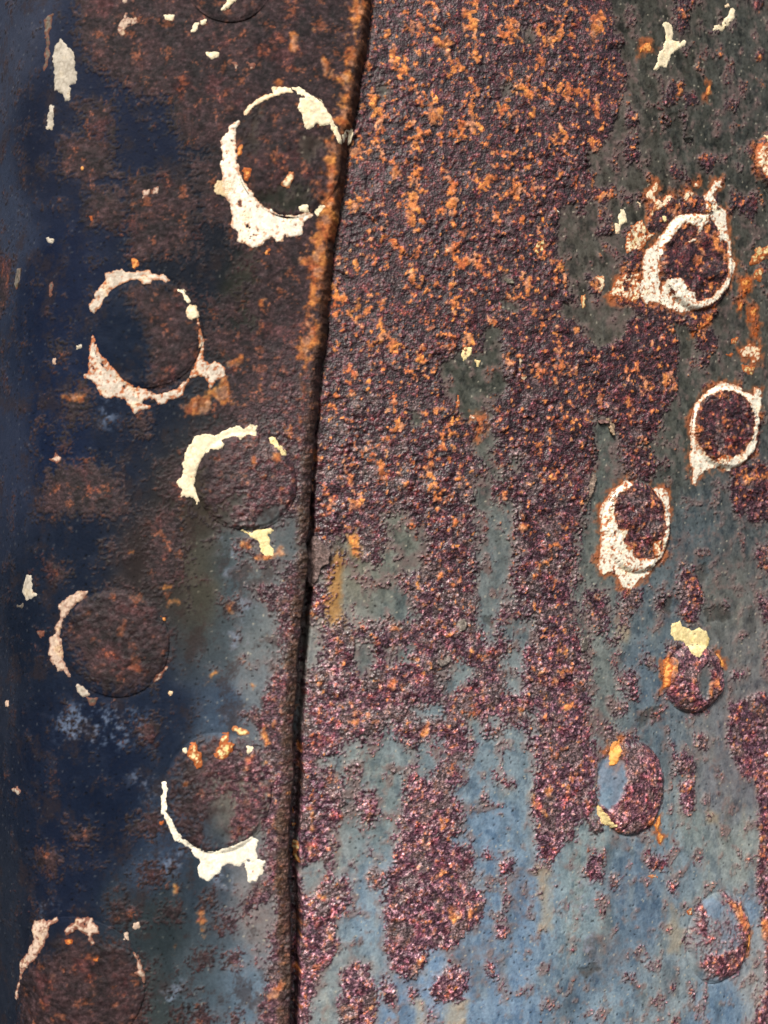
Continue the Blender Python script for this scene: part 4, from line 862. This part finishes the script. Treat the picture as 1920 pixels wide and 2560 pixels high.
# ------------------------------------------------------------------ loose scale and lifted paint film
def scale_flake(name, tile, txt, lift, axis_dir, colr, seed):
    """a shard of crust standing off the plate, lifted towards axis_dir"""
    D = trace(tile, txt)
    P, left = to_plate(D)
    h0 = STEP if left else 0.0
    a, b = P.min(0) - 0.001, P.max(0) + 0.001
    X, Z = np.meshgrid(np.arange(a[0], b[0], FP), np.arange(a[1], b[1], FP))
    d = sdf(P, X, Z) + 0.0005 * fbm(X, Z, 0.003, seed, 3)
    ins = d > 0
    cell = ins[:-1, :-1] | ins[:-1, 1:] | ins[1:, :-1] | ins[1:, 1:]
    ax = np.array(axis_dir, float); ax /= np.hypot(*ax)
    t = (X - P[:, 0].mean()) * ax[0] + (Z - P[:, 1].mean()) * ax[1]
    tmin, tmax = t[ins].min(), t[ins].max()
    t = np.clip((t - tmin) / (tmax - tmin), 0, 1)
    H = sample(disp, X, Z) * 0.25 + 0.0002 + lift * t ** 1.6 + 0.0002 * fbm(X, Z, 0.005, seed + 5, 4) + 0.0001 * fbm(X, Z, 0.0015, seed + 9, 2)
    used = np.zeros(d.shape, bool)
    used[:-1, :-1] |= cell; used[:-1, 1:] |= cell; used[1:, :-1] |= cell; used[1:, 1:] |= cell
    n = used.sum()
    idx = np.full(d.shape, -1); idx[used] = np.arange(n)
    q = np.stack([idx[:-1, :-1], idx[:-1, 1:], idx[1:, 1:], idx[1:, :-1]], -1)[cell]
    xs, zs, hs = X[used], Z[used], H[used]
    top = surf(xs, zs, h0 + hs); bot = surf(xs, zs, h0 + hs - 0.0007 - 0.0004 * t[used])
    # side walls along the open cell edges
    e = np.concatenate([q[:, [0, 1]], q[:, [1, 2]], q[:, [2, 3]], q[:, [3, 0]]])
    key = {}
    for i, j in e:
        key[(i, j)] = True
    rim = np.array([(i, j) for (i, j) in key if (j, i) not in key])
    walls = np.stack([rim[:, 1], rim[:, 0], rim[:, 0] + n, rim[:, 1] + n], -1)
    Q = np.concatenate([q, q[:, ::-1] + n, walls])
    nz = fbm(xs, zs, 0.004, seed + 20, 4)
    c = np.array(colr, float) + (nz * 14 + fbm(xs, zs, .0015, seed + 30, 2) * 10)[:, None]
    c = lin(np.clip(np.concatenate([c, c * .7]), 8, 240))
    return mesh_object(name, np.concatenate([top, bot]), Q, np.zeros((0, 3), int), c, 0.6 + 0 * c[:, 0], 0.6 + 0 * c[:, 0], M_scale, left_plate if left else right_plate, LB if left else RB)

scale_flake("scale_flake", '02', "1345,110 1365,105 1400,150 1422,165 1415,220 1385,240 1370,290 1340,325 1332,300 1335,180", 0.0022, (1, .1), (112, 94, 90), 2000)
scale_flake("film_flake", '11', "960,705 985,700 990,735 985,770 970,755 975,725", 0.0016, (-.3, -1), (150, 128, 104), 2010)
scale_flake("film_flake", '11', "905,940 910,960 885,1040 865,1090 845,1106 870,1040 890,980", 0.0012, (1, -.2), (120, 104, 92), 2020)
scale_flake("film_flake", '11', "925,715 970,705 965,720 930,725", 0.0012, (0, -1), (110, 84, 78), 2030)
scale_flake("film_flake", '12', "235,625 290,610 285,640 245,665 235,650", 0.0014, (.2, -1), (104, 96, 90), 2040)
scale_flake("film_flake", '12', "300,480 345,460 350,500 320,520 300,510", 0.0012, (1, .3), (120, 112, 104), 2050)
scale_flake("film_flake", '12', "860,545 885,535 875,590 850,600", 0.0012, (-1, 0), (112, 106, 98), 2070)
scale_flake("film_flake", '11', "520,100 552,105 555,120 530,115", 0.0010, (1, -.5), (92, 88, 76), 2080)
scale_flake("film_flake", '10', "1300,600 1330,590 1325,615 1308,612", 0.0009, (0, 1), (58, 58, 54), 2110)

tri = sum(len(o.data.loops) - 2 * len(o.data.polygons) for o in scene.objects if o.type == 'MESH')
print("triangles", tri)
